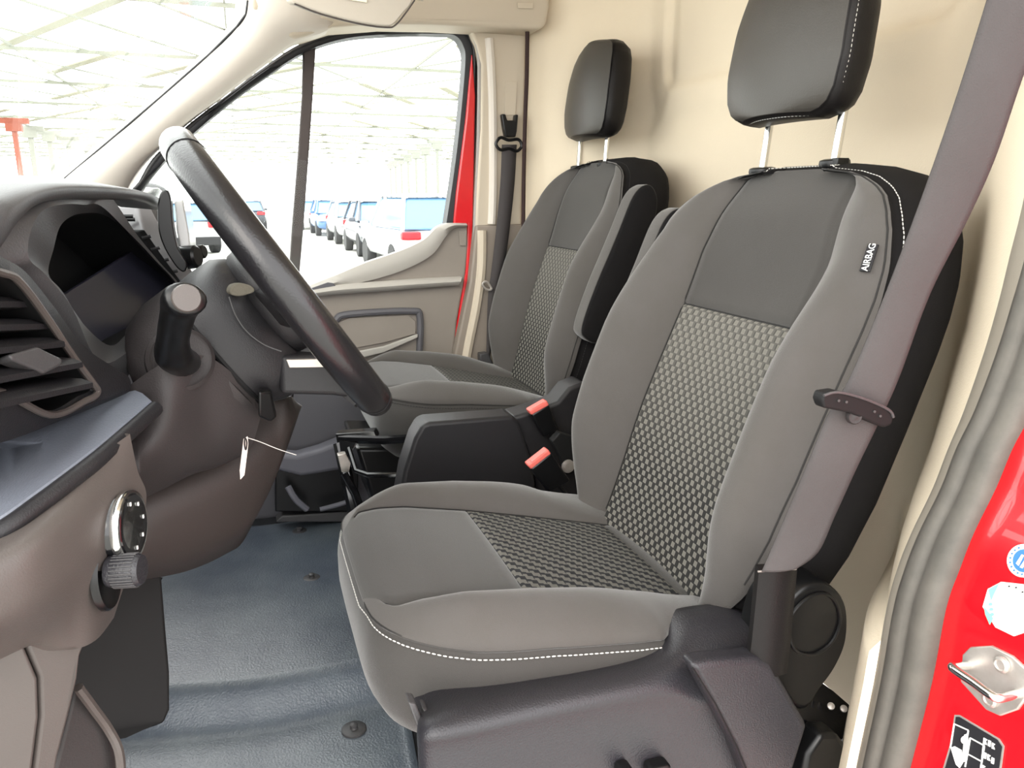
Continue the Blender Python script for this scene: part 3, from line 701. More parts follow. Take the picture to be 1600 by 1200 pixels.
# taupe lower panel (lofted in columns from shelf edge down)
lpU = [(-80, 860, .60), (0, 826, .62), (60, 790, .64), (120, 742, .67), (170, 702, .70), (203, 678, .72)]
lpA = [(-80, 910, .56), (0, 872, .58), (60, 842, .60), (120, 806, .635), (180, 775, .68), (215, 735, .715)]
lpB = [(-80, 1000, .55), (0, 960, .57), (60, 930, .59), (115, 890, .62), (172, 850, .665), (229, 778, .72)]
lpC = [(-80, 1045, .57), (0, 1005, .59), (60, 983, .61), (110, 960, .635), (155, 930, .66), (212, 855, .715)]
lpD = [(-80, 1070, .62), (0, 1030, .63), (60, 1006, .64), (110, 1015, .65), (150, 1000, .665), (178, 965, .70)]
cs = [catmull([PX(*p) for p in L__], 6) for L__ in (lpU, lpA, lpB, lpC, lpD)]
rws = list(zip(*cs)); rws = [catmull(list(r), 6) for r in rws]
last = rws[-1]; rws.append([p+V(.012, .016, 0) for p in last])
rws = [list(r)+[r[-1]+V(.01, .05, 0)] for r in rws]
lp = MB().grid(rws).build('lower_panel', dash_taupe, db, angle=50)
# lower pillar section of the dash
poly('lower_side_panel', [(-80, 1040, .625), (0, 1008, .635), (36, 1003, .64), (60, 1060, .645), (62, 1120, .645), (48, 1230, .645), (-80, 1230, .62)], (.05, .05, 0), dash_taupe, db, bevel=.003)
poly('lower_return_panel', [(37, 1000, .643), (110, 975, .66), (150, 960, .67), (126, 1025, .668), (122, 1060, .666), (108, 1120, .662), (92, 1180, .655), (84, 1230, .65), (50, 1230, .648), (64, 1120, .648), (62, 1058, .648)], (.05, .05, 0), dash_taupe, db, bevel=.003)
tb = catmull([PX(122, 1074, .70), PX(145, 1105, .71), (PX(170, 1140, .72)), PX(186, 1175, .72), PX(190, 1230, .72)], 6)
MB().tube(tb, .0045, 8).build('pocket_edge', dash_taupe, db)
poly('door_side_pocket', [(118, 1075, .715), (145, 1108, .72), (170, 1145, .73), (184, 1178, .73), (188, 1230, .73), (80, 1230, .69)], (.03, .05, 0), dash_brown, db, bevel=.003)
# headlamp rotary switch and dimmer wheel, standing out of the lower panel
ls = MB(); c = PX(200, 822, .685); ax = V(-.25, -.97, .03)
hs = MB().lathe(c-ax*.018, ax, [(.030, 0), (.030, .02), (.028, .0225), (.0265, .0235), (.020, .0225), (.0, .0225)], 36)
hs.build('headlamp_switch', gloss_blk, db, angle=40)
MB().lathe(c-ax*.018, ax, [(.0312, .016), (.0318, .019), (.0312, .0215), (.0302, .0225)], 36).build('switch_ring', chrome, db)
for q in range(5):
    t = -1.6+q*.8; s1 = V(.97, -.25, 0); s2 = ax.cross(s1).normalized()
    p = c+ax*.0052+(s1*cos(t)+s2*sin(t))*.020; MB().box(p, (.0012, .0006, .0014)).build('switch_mark', white_pl, db)
c = PX(168, 900, .665); MB().lathe(c+ax*-.004, ax, [(.030, 0), (.030, .004), (.028, .006), (.024, .004), (.0, .004)], 32, squash=.75, ref=(0, 0, 1)).build('dimmer_bezel', satin_blk, db)
c = PX(170, 893, .66); kn = MB().lathe(c, ax, [(.0125, 0), (.0135, .004), (.0135, .024), (.012, .027), (.008, .0275), (0, .027)], 28)
kn.build('dimmer_knob', base_grey, db)
rg = MB()
for k in range(28):
    t = 2*pi*k/28; s1 = V(.97, -.25, 0); s2 = ax.cross(s1).normalized(); p = c+ax*.0145+(s1*cos(t)+s2*sin(t))*.0138
    rg.tube([p-ax*.009, p+ax*.009], .0007, 5)
rg.build('knob_knurling', dash_grey, db)

# knee panel under the column
ku = [(205, 600, .85), (260, 565, .84), (320, 556, .86), (370, 590, .88), (410, 640, .90)]
ka = [(212, 660, .84), (262, 640, .83), (318, 640, .86), (362, 670, .88), (396, 690, .90)]
kb = [(216, 730, .80), (256, 720, .83), (306, 722, .86), (345, 722, .89), (380, 712, .91)]
kc = [(222, 780, .82), (252, 766, .85), (300, 742, .88), (345, 728, .91), (385, 704, .93)]
cs = [catmull([PX(*p) for p in L__], 6) for L__ in (ku, ka, kb, kc)]
rws = [catmull(list(r), 5) for r in zip(*cs)]
rws = [[p+V(.01, .02, 0) for p in rws[0]]]+rws+[[p+V(.03, .02, 0) for p in rws[-1]]]
MB().grid(rws).build('knee_cover', dash_brown, db, angle=80)
mu = [(180, 790, .90), (224, 780, .90), (300, 745, .93), (385, 700, .97), (430, 652, 1.00), (452, 620, 1.02), (462, 628, 1.08)]
ml = [(180, 905, .92), (212, 907, .93), (290, 893, .96), (352, 866, .99), (385, 838, 1.01), (425, 740, 1.03), (455, 640, 1.08)]
U_ = catmull([PX(*p) for p in mu], 6); D_ = catmull([PX(*p) for p in ml], 6)
rws = [[a+V(.02, .12, 0), a, a*.7+b*.3+V(-.012, -.010, 0), a*.3+b*.7+V(-.012, -.010, 0), b, b+V(.02, .03, 0), b+V(.03, .2, 0)] for a, b in zip(U_, D_)]
MB().grid(rws).build('knee_bolster', knee_brown, db, angle=80)
poly('footwell_panel', [(60, 900, 1.05), (250, 895, 1.05), (258, 905, 1.05), (264, 980, 1.04), (270, 1050, 1.03), (270, 1110, 1.02), (258, 1132, 1.02), (192, 1152, .98), (60, 1180, .95)], (.08, .20, 0), mat('footwell_trim', (20, 18, 18), .7, spec=.3, mottle=.4, mscale=10), db, bevel=.008)

# centre and far part of the dash: vents, screen
fd = [(160, 300, 1.32), (225, 300, 1.34), (250, 330, 1.36), (262, 380, 1.33), (300, 430, 1.30), (330, 470, 1.28), (300, 500, 1.25), (230, 430, 1.25), (170, 345, 1.25)]
poly('centre_fascia', fd, (.05, .10, 0), dash_grey, db, bevel=.006)
poly('centre_vent_surround', [(213, 322, 1.26), (236, 322, 1.27), (262, 372, 1.25), (300, 420, 1.23), (318, 448, 1.22), (286, 446, 1.21), (258, 418, 1.21), (228, 372, 1.22)], (.03, .05, 0), mat('centre_trim', (108, 106, 108), .3, spec=.5), db, bevel=.004)
poly('centre_vent', [(216, 362, 1.205), (226, 358, 1.205), (252, 396, 1.20), (284, 440, 1.19), (278, 446, 1.19), (248, 412, 1.195)], (.02, .03, 0), matte_blk, db, bevel=.002)
for k in range(4):
    x = 226+k*14; y = 372+k*18
    MB().tube([PX(x-4, y, 1.20), PX(x+10, y-3, 1.20)], .0025, 6).build('centre_vent_slat', dash_grey, db)
for k in range(2): MB().tube([PX(190+k*3, 338+k*5, 1.24), PX(208+k*3, 338+k*5, 1.24)], .003, 6).build('centre_vent_slat', satin_blk, db)
scn_ = empty('display_screen', PX(290, 420, 1.15))
tag(scn_, 'upright infotainment tablet seen edge on, in front of the centre vents', 'screen')
so2 = catmull([PX(a, b, 1.13) for a, b in [(248, 310), (253, 299), (262, 298), (267, 312), (270, 350), (278, 388), (292, 412), (288, 425), (276, 418), (258, 390), (248, 362), (246, 330)]], 4, True)
MB().prism(so2, (.03, .0, 0)).build('housing', satin_blk, scn_, bevel=.004)
MB().prism([PX(a, b, 1.17) for a, b in [(272, 314), (286, 312), (296, 372), (298, 402), (282, 392), (276, 360)]], (.08, -.004, 0)).build('display_glass', mat('display_glass', (190, 190, 188), .1, spec=.7), scn_, bevel=.002)
MB().lathe(PX(296, 402, 1.16), (-.4, -.9, .1), [(.016, -.01), (.016, .010), (.013, .013), (0, .013)], 20).build('volume_knob', satin_blk, scn_)
MB().lathe(PX(308, 394, 1.22), (-.4, -.9, .1), [(.010, -.01), (.010, .010), (.008, .012), (0, .012)], 20).build('tuning_knob', satin_blk, scn_)

# key tag hanging from the column
kt = empty('key_tag', PX(380, 686, .86))
tag(kt, 'small white paper strip hanging from the steering column on thin wire', 'tag')
MB().prism([PX(a, b, .86) for a, b in [(381, 686), (387, 682), (388, 694), (382, 742), (376, 749), (375, 735)]], (.0006, .0004, 0)).build('paper_strip', tag_paper, kt)
MB().tube(catmull([PX(386, 684, .86), PX(405, 690, .86), PX(435, 702, .85), PX(463, 711, .84)], 6), .0005, 6).build('wire', steel, kt)
MB().tube(catmull([PX(383, 684, .858), PX(386, 692, .858), PX(384, 703, .858), PX(382, 694, .858)], 5, True), .0008, 5, True).build('strap_loop', dash_brown, kt)

# ------------------------------------------------------------------ floor
def fz(x, y):
    z = -.07*(1-sstep(1.365, 1.44, x)); z += .06*sstep(-.02, .5, y)
    return z
rws = []
for i in range(70):
    x = .52+1.8*i/69; rws.append([V(x, .9-2.0*j/60, fz(x, .9-2.0*j/60)-.012) for j in range(61)])
struct(MB().grid(rws).build('floor', floor_blk))
rws = []
for i in range(140):
    x = .80+1.41*i/139; row = []
    for j in range(61):
        yr = -.205-.045*sstep(.8, 1.6, x) if x < 1.6 else -.25
        y = .6-(.6-yr)*j/60; row.append(V(x, y, fz(x, y)+.004*sstep(.985, 1, j/60)))
    rws.append(row)
fm = MB().grid(rws).build('floor_mat', mm, angle=None); so_ = fm.modifiers.new('t', 'SOLIDIFY'); so_.thickness = .007; so_.offset = -1
tag(fm, 'blue-black dusty rubber mat covering the cab floor', 'mat')
poly('x', [(430, 806, 2.20), (440, 796, 2.20), (540, 790, 2.20), (540, 806, 2.20)], (-.05, 0, 0), dash_grey, fm, bevel=.004).name = 'mat_lip'
for k, (a, b, r, lab) in enumerate(((553, 1138, .024, 'round black mat fastener nearest the driver seat corner'), (487, 902, .022, 'round black mat fastener in the middle, at the far mat seam'), (468, 829, .022, 'round black mat fastener farthest from the camera'))):
    p = PZ(a, b, 0 if k else -.066)
    o = MB().lathe(p-V(0, 0, .004), (0, 0, 1), [(r, 0), (r, .003), (r*.9, .0045), (.008, .005), (.0055, .008), (.0075, .010), (.0075, .013), (.005, .015), (0, .015)], 28).build('mat_fastener', dash_grey)
    tag(o, lab, 'fastener', 'floor mat fasteners')

# ------------------------------------------------------------------ bulkhead and near pillar
NA = [(1640, 100), (1601, 300), (1577, 400), (1537, 550), (1481, 700), (1457, 762), (1424, 831), (1402, 887), (1385, 950), (1365, 1065), (1337, 1200), (1318, 1290)]
NA = [PX(a, b, .60) for a, b in NA]; NAk = sorted([(p.z, p.y) for p in NA])
FA = sorted([(p.z, p.y) for p in [PX(a, b, 2.2) for a, b in [(822, -40), (822, 50), (818, 200), (814, 330), (780, 480), (755, 600)]]])
zs = [0+1.62*k/150 for k in range(151)]
def bulk_y(x, z):
    yb = -1.015-.02*sstep(.2, .9, z)+.0*z
    ye = lerpk(NAk, z)-.004; yf = lerpk(FA, z)
    a = 1-sstep(.56, .98, x); b = sstep(1.88, 2.2, x)
    a = a**1.2
    return yb*(1-a)*(1-b)+ye*a*(1-b)+yf*b
def rrect(px, pz, x0, x1, z0, z1, r):
    cx_, cz_ = (x0+x1)/2, (z0+z1)/2; dx = abs(px-cx_)-(x1-x0)/2+r; dz_ = abs(pz-cz_)-(z1-z0)/2+r
    return sqrt(max(dx, 0)**2+max(dz_, 0)**2)+min(max(dx, dz_), 0)-r
p1 = PY(1030, 140, -1.03); p2 = PY(885, 60, -1.0); p3 = PY(985, 40, -1.0)
rws = []
for z in zs:
    row = []
    for k in range(221):
        x = .60+1.62*k/220; y = bulk_y(x, z)
        d = rrect(x, z, .95, p1.x, p1.z, 1.9, .06); y -= .014*(1-sstep(-.012, .012, d))
        d = rrect(x, z, .95, p1.x+.06, p1.z-.06, 1.9, .10); y += .005*(1-sstep(-.02, .02, d))
        d = rrect(x, z, 1.80, 2.12, 1.10, 1.9, .14); y -= .012*(1-sstep(-.03, .03, d))
        # step low down by the door
        y += .03*(1-sstep(.43, .455, z))*(1-sstep(.85, .95, x))
        row.append(V(x, y, z))
    rws.append(row)
struct(MB().grid(rws).build('wall_back', bulk, angle=None), 'cream moulded bulkhead behind both seats', 'wall')

XABC = [(-40, 1656, 1684, 1800), (100, 1636, 1662, 1775), (300, 1601, 1627, 1726), (400, 1577, 1603, 1697), (470, 1560, 1583, 1677), (550, 1537, 1558, 1651), (640, 1506, 1524, 1614), (700, 1481, 1495, 1582), (762, 1457, 1471, 1556), (831, 1424, 1437, 1522), (887, 1402, 1415, 1500), (950, 1385, 1397, 1478), (1065, 1365, 1377, 1456), (1200, 1337, 1348, 1422), (1300, 1318, 1329, 1398)]
def colm_(i, X_): return catmull([PX(r[i], r[0], X_) for r in XABC], 5)
A_, B_, C_ = colm_(1, .602), colm_(2, .555), colm_(3, .50)
struct(MB().grid([[a+V(.012, -.02, 0), a+V(-.002, .002, 0), a*.4+b*.6+V(0, .003, 0), b] for a, b in zip(A_, B_)]).build('trim_1', mat('opening_trim', (150, 142, 130), .6, spec=.3, bump=.15, bscale=500)), 'pale edge strip of the near door opening', 'trim')
rr_ = []
for b, c in zip(B_, C_):
    d = c-b; nrm = V(-.35, .9, 0).normalized()
    rr_.append([b+V(.004, -.02, 0), b+nrm*.002, b+d*.10+nrm*.010, b+d*.22+nrm*.013, b+d*.34+nrm*.011, b+d*.40+nrm*.006, b+d*.45+nrm*.011, b+d*.6+nrm*.017, b+d*.78+nrm*.016, b+d*.92+nrm*.009, c+nrm*.001, c+V(-.002, -.02, 0)])
struct(MB().grid(rr_).build('trim_2', rubber, angle=None), 'grey rubber door seal on the near pillar', 'trim')
Ck = sorted([(p.z, p.y) for p in C_])
def jy(x, z): return lerpk(Ck, z)-.018*0+.0
def onjamb(px_, py_, off=0):
    y = -.58
    for _ in range(12):
        p = PY(px_, py_, y); y = jy(p.x, p.z)+off
    return PY(px_, py_, y)
rws = [[c+V(.004, -.004, 0), c+V(0, 0, 0)]+[V(c.x-.26*k/10, c.y, c.z) for k in range(1, 11)]+[V(c.x-.27, c.y-.02, c.z)] for c in C_]
struct(MB().grid(rws).build('trim_3', red, angle=60), 'glossy red painted door jamb', 'trim')

def sticker(name, pts, mat_, parent, off, smooth=False, close=False):
    P = [onjamb(a, b, off) for a, b in pts]
    return MB().prism(P, (0, .0006, 0)).build(name, mat_, parent, smooth=False)
def circ(cx_, cy_, rx, ry, n=40, rot=0): return [(cx_+rx*cos(2*pi*k/n)*cos(rot)-ry*sin(2*pi*k/n)*sin(rot), cy_+rx*cos(2*pi*k/n)*sin(rot)+ry*sin(2*pi*k/n)*cos(rot)) for k in range(n)]
s1 = empty('round_sticker', onjamb(1600, 876)); tag(s1, 'round blue and white sticker high on the red jamb', 'sticker')
sticker('white_disc', circ(1600, 876, 26, 26), white_pl, s1, .0008); sticker('blue_centre', circ(1600, 876, 17, 18), blue_pl, s1, .0018)
for k in range(9):
    t = 1.7+k*.33; sticker('print_mark', circ(1600+21.5*cos(t), 876+21.5*sin(t), 1.5, 1.5, 8), blue_pl, s1, .0018)
sticker('white_glyph', [(1588, 880), (1597, 866), (1600, 868), (1592, 884)], white_pl, s1, .0028); sticker('white_glyph', [(1594, 886), (1606, 868), (1610, 870), (1598, 888)], white_pl, s1, .0028)
s2 = empty('octagonal_sticker', onjamb(1575, 960)); tag(s2, 'white eight-sided sticker with green edge above the striker', 'sticker')
sticker('paper', [(1536, 948), (1544, 920), (1565, 909), (1610, 914), (1640, 940), (1640, 975), (1585, 994), (1556, 980)], white_pl, s2, .0008)
sticker('green_band', [(1545, 921), (1561, 912), (1549, 938)], green_pl, s2, .0018); sticker('green_band', [(1538, 948), (1552, 966), (1547, 976), (1540, 960)], green_pl, s2, .0018)
for k in range(3): sticker('green_letter', circ(1548+1.2*k, 944+k*8, 3.2, 2.6, 8), green_pl, s2, .0018)
for q in ((1577, 916), (1588, 918), (1598, 925)): sticker('print_dot', circ(q[0], q[1], 1.4, 1.2, 8), matte_blk, s2, .0018)
st_ = empty('door_striker', onjamb(1550, 1070)); tag(st_, 'worn metal door striker bolted to the red jamb', 'striker')
P = [onjamb(a, b, 0) for a, b in [(1508, 1022), (1520, 1010), (1553, 1008), (1586, 1024), (1615, 1050), (1612, 1085), (1595, 1108), (1567, 1118), (1545, 1108), (1505, 1064)]]
MB().prism(P, (0, .004, 0)).build('striker_plate', steel, st_, bevel=.0015)
for q in ((1567, 1038), (1549, 1092)):
    MB().lathe(onjamb(q[0], q[1], .004), (0, 1, 0), [(.0075, 0), (.0075, .003), (.005, .0042), (.004, .003), (0, .003)], 18).build('striker_bolt', steel, st_)
a, b = onjamb(1512, 1040, .004), onjamb(1588, 1084, .004)
a2, b2 = a+V(0, .022, .004), b+V(0, .022, 0)
lp_ = catmull([a, a+V(0, .012, .002), a2+(b2-a2)*.06, a2+(b2-a2)*.5, a2+(b2-a2)*.94, b+V(0, .012, 0), b], 5)
MB().tube(lp_, .0042, 10).build('striker_loop', chrome, st_)
s3 = empty('pictogram_label', onjamb(1530, 1190)); tag(s3, 'black lifting instruction label with white drawings low on the jamb', 'sticker')
sticker('label_border', [(1492, 1117), (1500, 1117), (1562, 1154), (1570, 1166), (1560, 1240), (1462, 1240), (1486, 1160)], steel, s3, .0006)
sticker('label_ground', [(1494, 1120), (1499, 1120), (1559, 1156), (1566, 1167), (1556, 1238), (1466, 1238), (1489, 1160)], rubber_blk, s3, .0014)
def line(p, q, w_=.0007): MB().tube([onjamb(*p, .0024), onjamb(*q, .0024)], w_, 5).build('label_line', white_pl, s3)
for p, q in (((1491, 1131), (1513, 1141)), ((1491, 1131), (1485, 1168)), ((1513, 1141), (1505, 1190)), ((1516, 1153), (1538, 1165)), ((1516, 1153), (1508, 1198)), ((1538, 1165), (1530, 1215)), ((1512, 1178), (1534, 1190)), ((1538, 1153), (1534, 1190))): line(p, q)
sticker('white_figure', [(1486, 1168), (1492, 1166), (1503, 1172), (1506, 1190), (1500, 1200), (1494, 1194)], white_pl, s3, .0022)
sticker('white_figure', [(1507, 1148), (1512, 1146), (1514, 1160), (1510, 1190), (1504, 1190)], white_pl, s3, .0022)
sticker('white_glyph', circ(1507, 1156, 5, 6, 14), white_pl, s3, .0024)
for i, (a, b) in enumerate(((1541, 1158), (1547, 1161), (1553, 1165), (1540, 1180), (1546, 1183), (1552, 1188), (1538, 1200))):
    sticker('white_glyph', [(a-2.2, b-5), (a+2, b-3), (a+1, b+6), (a-3, b+4)] if i % 2 else [(a-2.4, b-5), (a+2.4, b-2), (a-.5, b), (a+1.6, b+6), (a-3, b+4)], white_pl, s3, .0022)
# outer body side below and beyond the opening
struct(MB().box((.48, -.30, -.09), (.05, .9, .05)).build('trim_4', red, bevel=.02), 'red painted sill under the open door', 'trim')

# ------------------------------------------------------------------ near seat belt
nb = empty('driver_seat_belt', (.62, -.56, .1)); tag(nb, 'wide grey seat belt running diagonally in front of the near backrest', 'seat belt')
ctr = [(1640, -190, .50, 1702), (1590, -60, .505, 1650), (1546, 60, .515, 1606), (1500, 190, .53, 1562), (1450, 330, .545, 1510), (1399, 480, .56, 1449), (1345, 600, .575, 1392), (1290, 735, .60, 1345), (1250, 820, .62, 1296), (1190, 892, .635, 1248)]
rows_ = []
Lft = [(1590, -160), (1545, -10), (1508, 110), (1468, 230), (1425, 350), (1375, 480), (1328, 590), (1293, 650), (1264, 720), (1230, 800), (1208, 852), (1190, 893)]
Rgt = [(1680, -110), (1634, 20), (1594, 130), (1553, 250), (1510, 345), (1452, 460), (1404, 590), (1370, 665), (1338, 731), (1303, 808), (1278, 862), (1243, 889)]
Xs = [.49, .50, .51, .522, .535, .55, .562, .57, .58, .60, .612, .62]
La = catmull([PX(a, b, x) for (a, b), x in zip(Lft, Xs)], 6); Ra = catmull([PX(a, b, x-.012) for (a, b), x in zip(Rgt, Xs)], 6)
for l, r in zip(La, Ra):
    up_ = V(-.0012, .0006, 0); n_ = 8
    rows_.append([l+(r-l)*k/n_+V(-.0025, .002, 0)*sin(pi*k/n_)*1.0+up_*0 for k in range(n_+1)])
o = MB().grid(rows_).build('webbing', webbing_gr, nb, angle=None); so_ = o.modifiers.new('t', 'SOLIDIFY'); so_.thickness = .0016; so_.offset = 0
# sleeve guiding the belt down beside the cushion
sl = []
for l, r in zip([(1186, 890), (1181, 940), (1175, 1000), (1168, 1052)], [(1246, 887), (1241, 940), (1236, 1000), (1230, 1052)]):
    a, b = PX(*l, .640), PX(*r, .635); m_ = (a+b)/2
    sl.append([a, a*.7+b*.3+V(-.006, .003, 0), a*.3+b*.7+V(-.006, .003, 0), b, b+V(.012, -.004, 0), a+V(.012, -.004, 0)])
MB().loft(sl).build('belt_sleeve', leather_side, nb, angle=60)
MB().tube([PX(1184, 893, .637), PX(1244, 889, .628)], .0011, 6).build('sleeve_edge', steel, nb)
# latch tongue
tg_ = empty('x'); bpy.data.objects.remove(tg_)
tongue = [(1284, 626), (1288, 614), (1308, 611), (1350, 621), (1386, 636), (1398, 650), (1394, 664), (1382, 669), (1364, 662), (1330, 646), (1300, 640), (1288, 638)]
to = MB().prism([PX(a, b, .548) for a, b in tongue], (.014, 0, 0)).build('latch_tongue', matte_blk, nb, bevel=.0025)
MB().tube(catmull([PX(a, b, .5475) for a, b in [(1287, 618), (1310, 613), (1350, 623), (1388, 640), (1396, 652)]], 5), .0014, 8).build('tongue_edge', dash_grey, to)
for q in ((1310, 626), (1322, 628), (1366, 643), (1375, 650)): MB().lathe(PX(q[0], q[1], .5475), (-1, 0, 0), [(.0013, 0), (.0013, .001), (0, .0012)], 10).build('rivet', webbing_gr, to)
MB().lathe(PX(1334, 651, .553), (-1, .3, .1), [(.0072, -.002), (.0072, .002), (.006, .0035), (.0035, .003), (.002, .0035), (0, .0035)], 24).build('stop_button', dash_brown, nb)

# ------------------------------------------------------------------ far side of the cab
# A pillar and roof rail
ap_up = [(70, 320, 2.24), (95, 285, 2.22), (180, 214, 2.19), (255, 150, 2.15), (330, 84, 2.11), (372, 42, 2.08), (386, 22, 2.06), (389, 0, 2.05), (391, -40, 2.04)]
ap_lo = [(190, 330, 2.26), (200, 292, 2.24), (232, 245, 2.21), (290, 192, 2.18), (345, 150, 2.15), (400, 108, 2.13), (458, 66, 2.11), (520, 40, 2.10), (560, -40, 2.09)]
U_ = catmull([PX(*p) for p in ap_up], 6); D_ = catmull([PX(*p) for p in ap_lo], 6)
rws = [[a+V(.05, .03, .0), a+V(.006, .004, 0), a, a*.75+b*.25+V(-.022, -.006, 0), a*.5+b*.5+V(-.030, -.010, 0), a*.25+b*.75+V(-.020, -.008, -.002), b+V(-.004, 0, 0), b+V(.01, 0, 0), b+V(.06, 0, 0)] for a, b in zip(U_, D_)]
struct(MB().grid(rws).build('trim_5', trim_light, angle=None), 'pale windscreen pillar cover on the far side', 'trim')
rail = [(392, -60, 2.04), (393, 14, 2.045), (424, 34, 2.06), (456, 60, 2.08), (476, 56, 2.085), (520, 42, 2.09), (600, 36, 2.09), (690, 38, 2.09), (760, 42, 2.09), (845, 46, 2.08), (855, 38, 2.08), (860, 10, 2.08), (861, -60, 2.08)]
struct(poly('trim_6', rail, (.12, 0, 0), pillar_cream, bevel=.012, seg=5), 'beige roof rail lining above the passenger door', 'trim')
poly('x', [(808, 4, 2.078), (833, 5, 2.078), (832, 14, 2.078), (809, 13, 2.078)], (-.002, 0, 0), pillar_cream, bpy.data.objects['trim_6'], bevel=.0008).name = 'blanking_plate'
# B pillar, cream above, grey below
pu = [(735, 46, 2.17), (822, 46, 2.17), (821, 120, 2.17), (818, 200, 2.17), (816, 300, 2.17), (815, 352, 2.17), (744, 354, 2.17), (746, 300, 2.17), (752, 200, 2.17), (753, 100, 2.17), (746, 70, 2.17)]
bp_ = struct(poly('trim_7', pu, (.08, 0, 0), pillar_cream, bevel=.006), 'cream upper cover of the far door pillar', 'trim')
MB().tube(catmull([PX(a, b, 2.168) for a, b in [(764, 60), (768, 120), (770, 200), (770, 300), (768, 350)]], 5), .012, 8).build('pillar_ridge', trim_light, bp_)
pl_ = [(744, 352, 2.165), (817, 350, 2.165), (814, 420, 2.165), (800, 500, 2.165), (790, 610, 2.165), (700, 610, 2.165), (718, 520, 2.165), (735, 440, 2.165)]
bl_ = struct(poly('trim_8', pl_, (.08, 0, 0), pillar_grey, bevel=.006), 'grey lower cover of the far door pillar', 'trim')
MB().tube(catmull([PX(a, b, 2.163) for a, b in [(753, 360), (752, 420), (744, 480), (732, 540), (722, 600)]], 5), .014, 8).build('pillar_ridge', pillar_cream, bl_)
poly('x', [(789, 128, 2.168), (808, 128, 2.168), (805, 180, 2.168), (788, 180, 2.168)], (-.002, 0, 0), pillar_cream, bp_, bevel=.0008).name = 'height_slot'
MB().tube(catmull([PX(a, b, 2.12) for a, b in [(824, 44), (823, 120), (820, 200), (818, 300), (817, 400), (812, 470)]], 5), .006, 8).build('pillar_gap', mat('gap_brown', (46, 26, 24), .8), bp_)
# far belt
fb = empty('passenger_seat_belt', PX(765, 560, 2.12)); tag(fb, 'dark narrow seat belt hanging down the far cream pillar', 'seat belt')
MB().prism([PX(a, b, 2.145) for a, b in [(784, 178), (790, 178), (793, 188), (804, 188), (805, 179), (810, 179), (808, 205), (806, 214), (790, 214), (787, 200)]], (.02, 0, 0)).build('anchor_bracket', satin_blk, fb, bevel=.003)
MB().tube(catmull([PX(a, b, 2.13) for a, b in [(775, 225), (782, 215), (795, 219), (810, 218), (815, 228), (808, 236), (795, 232), (782, 234)]], 5, True), .0045, 8, True).build('guide_loop', satin_blk, fb)
wl = [(784, 226), (782, 280), (776, 350), (768, 420), (762, 470), (760, 560)]; wr = [(807, 226), (804, 280), (798, 340), (790, 400), (778, 460), (765, 560)]
P = [PX(a, b, 2.135) for a, b in wl]; Q = [PX(a, b, 2.135) for a, b in wr]
o = MB().grid([[l, (l+r)/2+V(-.004, 0, 0), r] for l, r in zip(catmull(P, 5), catmull(Q, 5))]).build('webbing', webbing_dk, fb, angle=None); so_ = o.modifiers.new('t', 'SOLIDIFY'); so_.thickness = .002
MB().tube(catmull([PX(a, b, 2.12) for a, b in [(754, 444), (760, 440), (766, 447), (768, 452), (760, 452)]], 4, True), .0035, 6, True).build('latch_tongue', steel, fb)
poly('belt_anchor', [(750, 553, 2.10), (763, 551, 2.10), (772, 570, 2.10), (768, 578, 2.10), (751, 577, 2.10)], (.03, 0, 0), dash_grey, fb, bevel=.004)

# passenger door
dr = empty('door_1', (2.3, 0, 0)); struct(dr, 'closed far door with grey inner panel and red edge', 'door')
DX = 2.24
def band(name, A, B, x, th, mat_, parent, bulge=.0, n=6):
    a_ = catmull([PX(p[0], p[1], p[2] if len(p) > 2 else x) for p in A], n); b_ = catmull([PX(p[0], p[1], p[2] if len(p) > 2 else x) for p in B], n)
    return MB().grid([[a+V(th, 0, 0), a, (a+b)/2+V(-bulge, 0, 0), b, b+V(th, 0, 0)] for a, b in zip(a_, b_)]).build(name, mat_, parent, angle=60)
# outer edge of black frame, inner edge = glass outline
fo = [(180, 310), (212, 290), (238, 248), (295, 194), (350, 152), (405, 110), (470, 68), (540, 46), (620, 40), (700, 40), (728, 46), (742, 64), (746, 100), (744, 180), (741, 260), (738, 350)]
fi = [(212, 312), (232, 282), (268, 240), (312, 200), (362, 158), (412, 122), (474, 82), (540, 60), (620, 53), (690, 53), (712, 56), (724, 72), (727, 100), (718, 200), (708, 280), (697, 352)]
band('window_frame', fo, fi, 2.215, .05, rubber_blk, dr, .006)
MB().tube(catmull([PX(a, b, 2.205) for a, b in [(p[0]*.75+q[0]*.25, p[1]*.75+q[1]*.25) for p, q in zip(fo, fi)]], 5), .0025, 6).build('frame_piping', dash_grey, dr)
poly('divider_post', [(474, 66, 2.23), (494, 66, 2.23), (489, 150, 2.23), (482, 250, 2.235), (474, 360, 2.24), (467, 440, 2.24), (451, 440, 2.24), (456, 360, 2.24), (465, 250, 2.235), (472, 150, 2.23)], (.03, 0, 0), mat('post_brown', (58, 48, 46), .6), dr, bevel=.004)
# red edge of the door shell
poly('door_shell_edge', [(738, 84, 2.20), (743, 150, 2.20), (741, 250, 2.20), (739, 350, 2.20), (738, 400, 2.20), (728, 470, 2.20), (715, 530, 2.20), (708, 600, 2.20), (700, 600, 2.20), (712, 520, 2.20), (728, 420, 2.20), (731, 350, 2.20), (709, 352, 2.20), (714, 300, 2.20), (728, 190, 2.20)], (.04, 0, 0), red, dr, bevel=.004)
MB().tube(catmull([PX(a, b, 2.185) for a, b in [(742, 60), (749, 90), (749, 180), (746, 280), (742, 360), (741, 420), (732, 490), (720, 540), (712, 600)]], 6), .0065, 8).build('door_seal', mat('seal_light', (150, 146, 142), .5), dr)
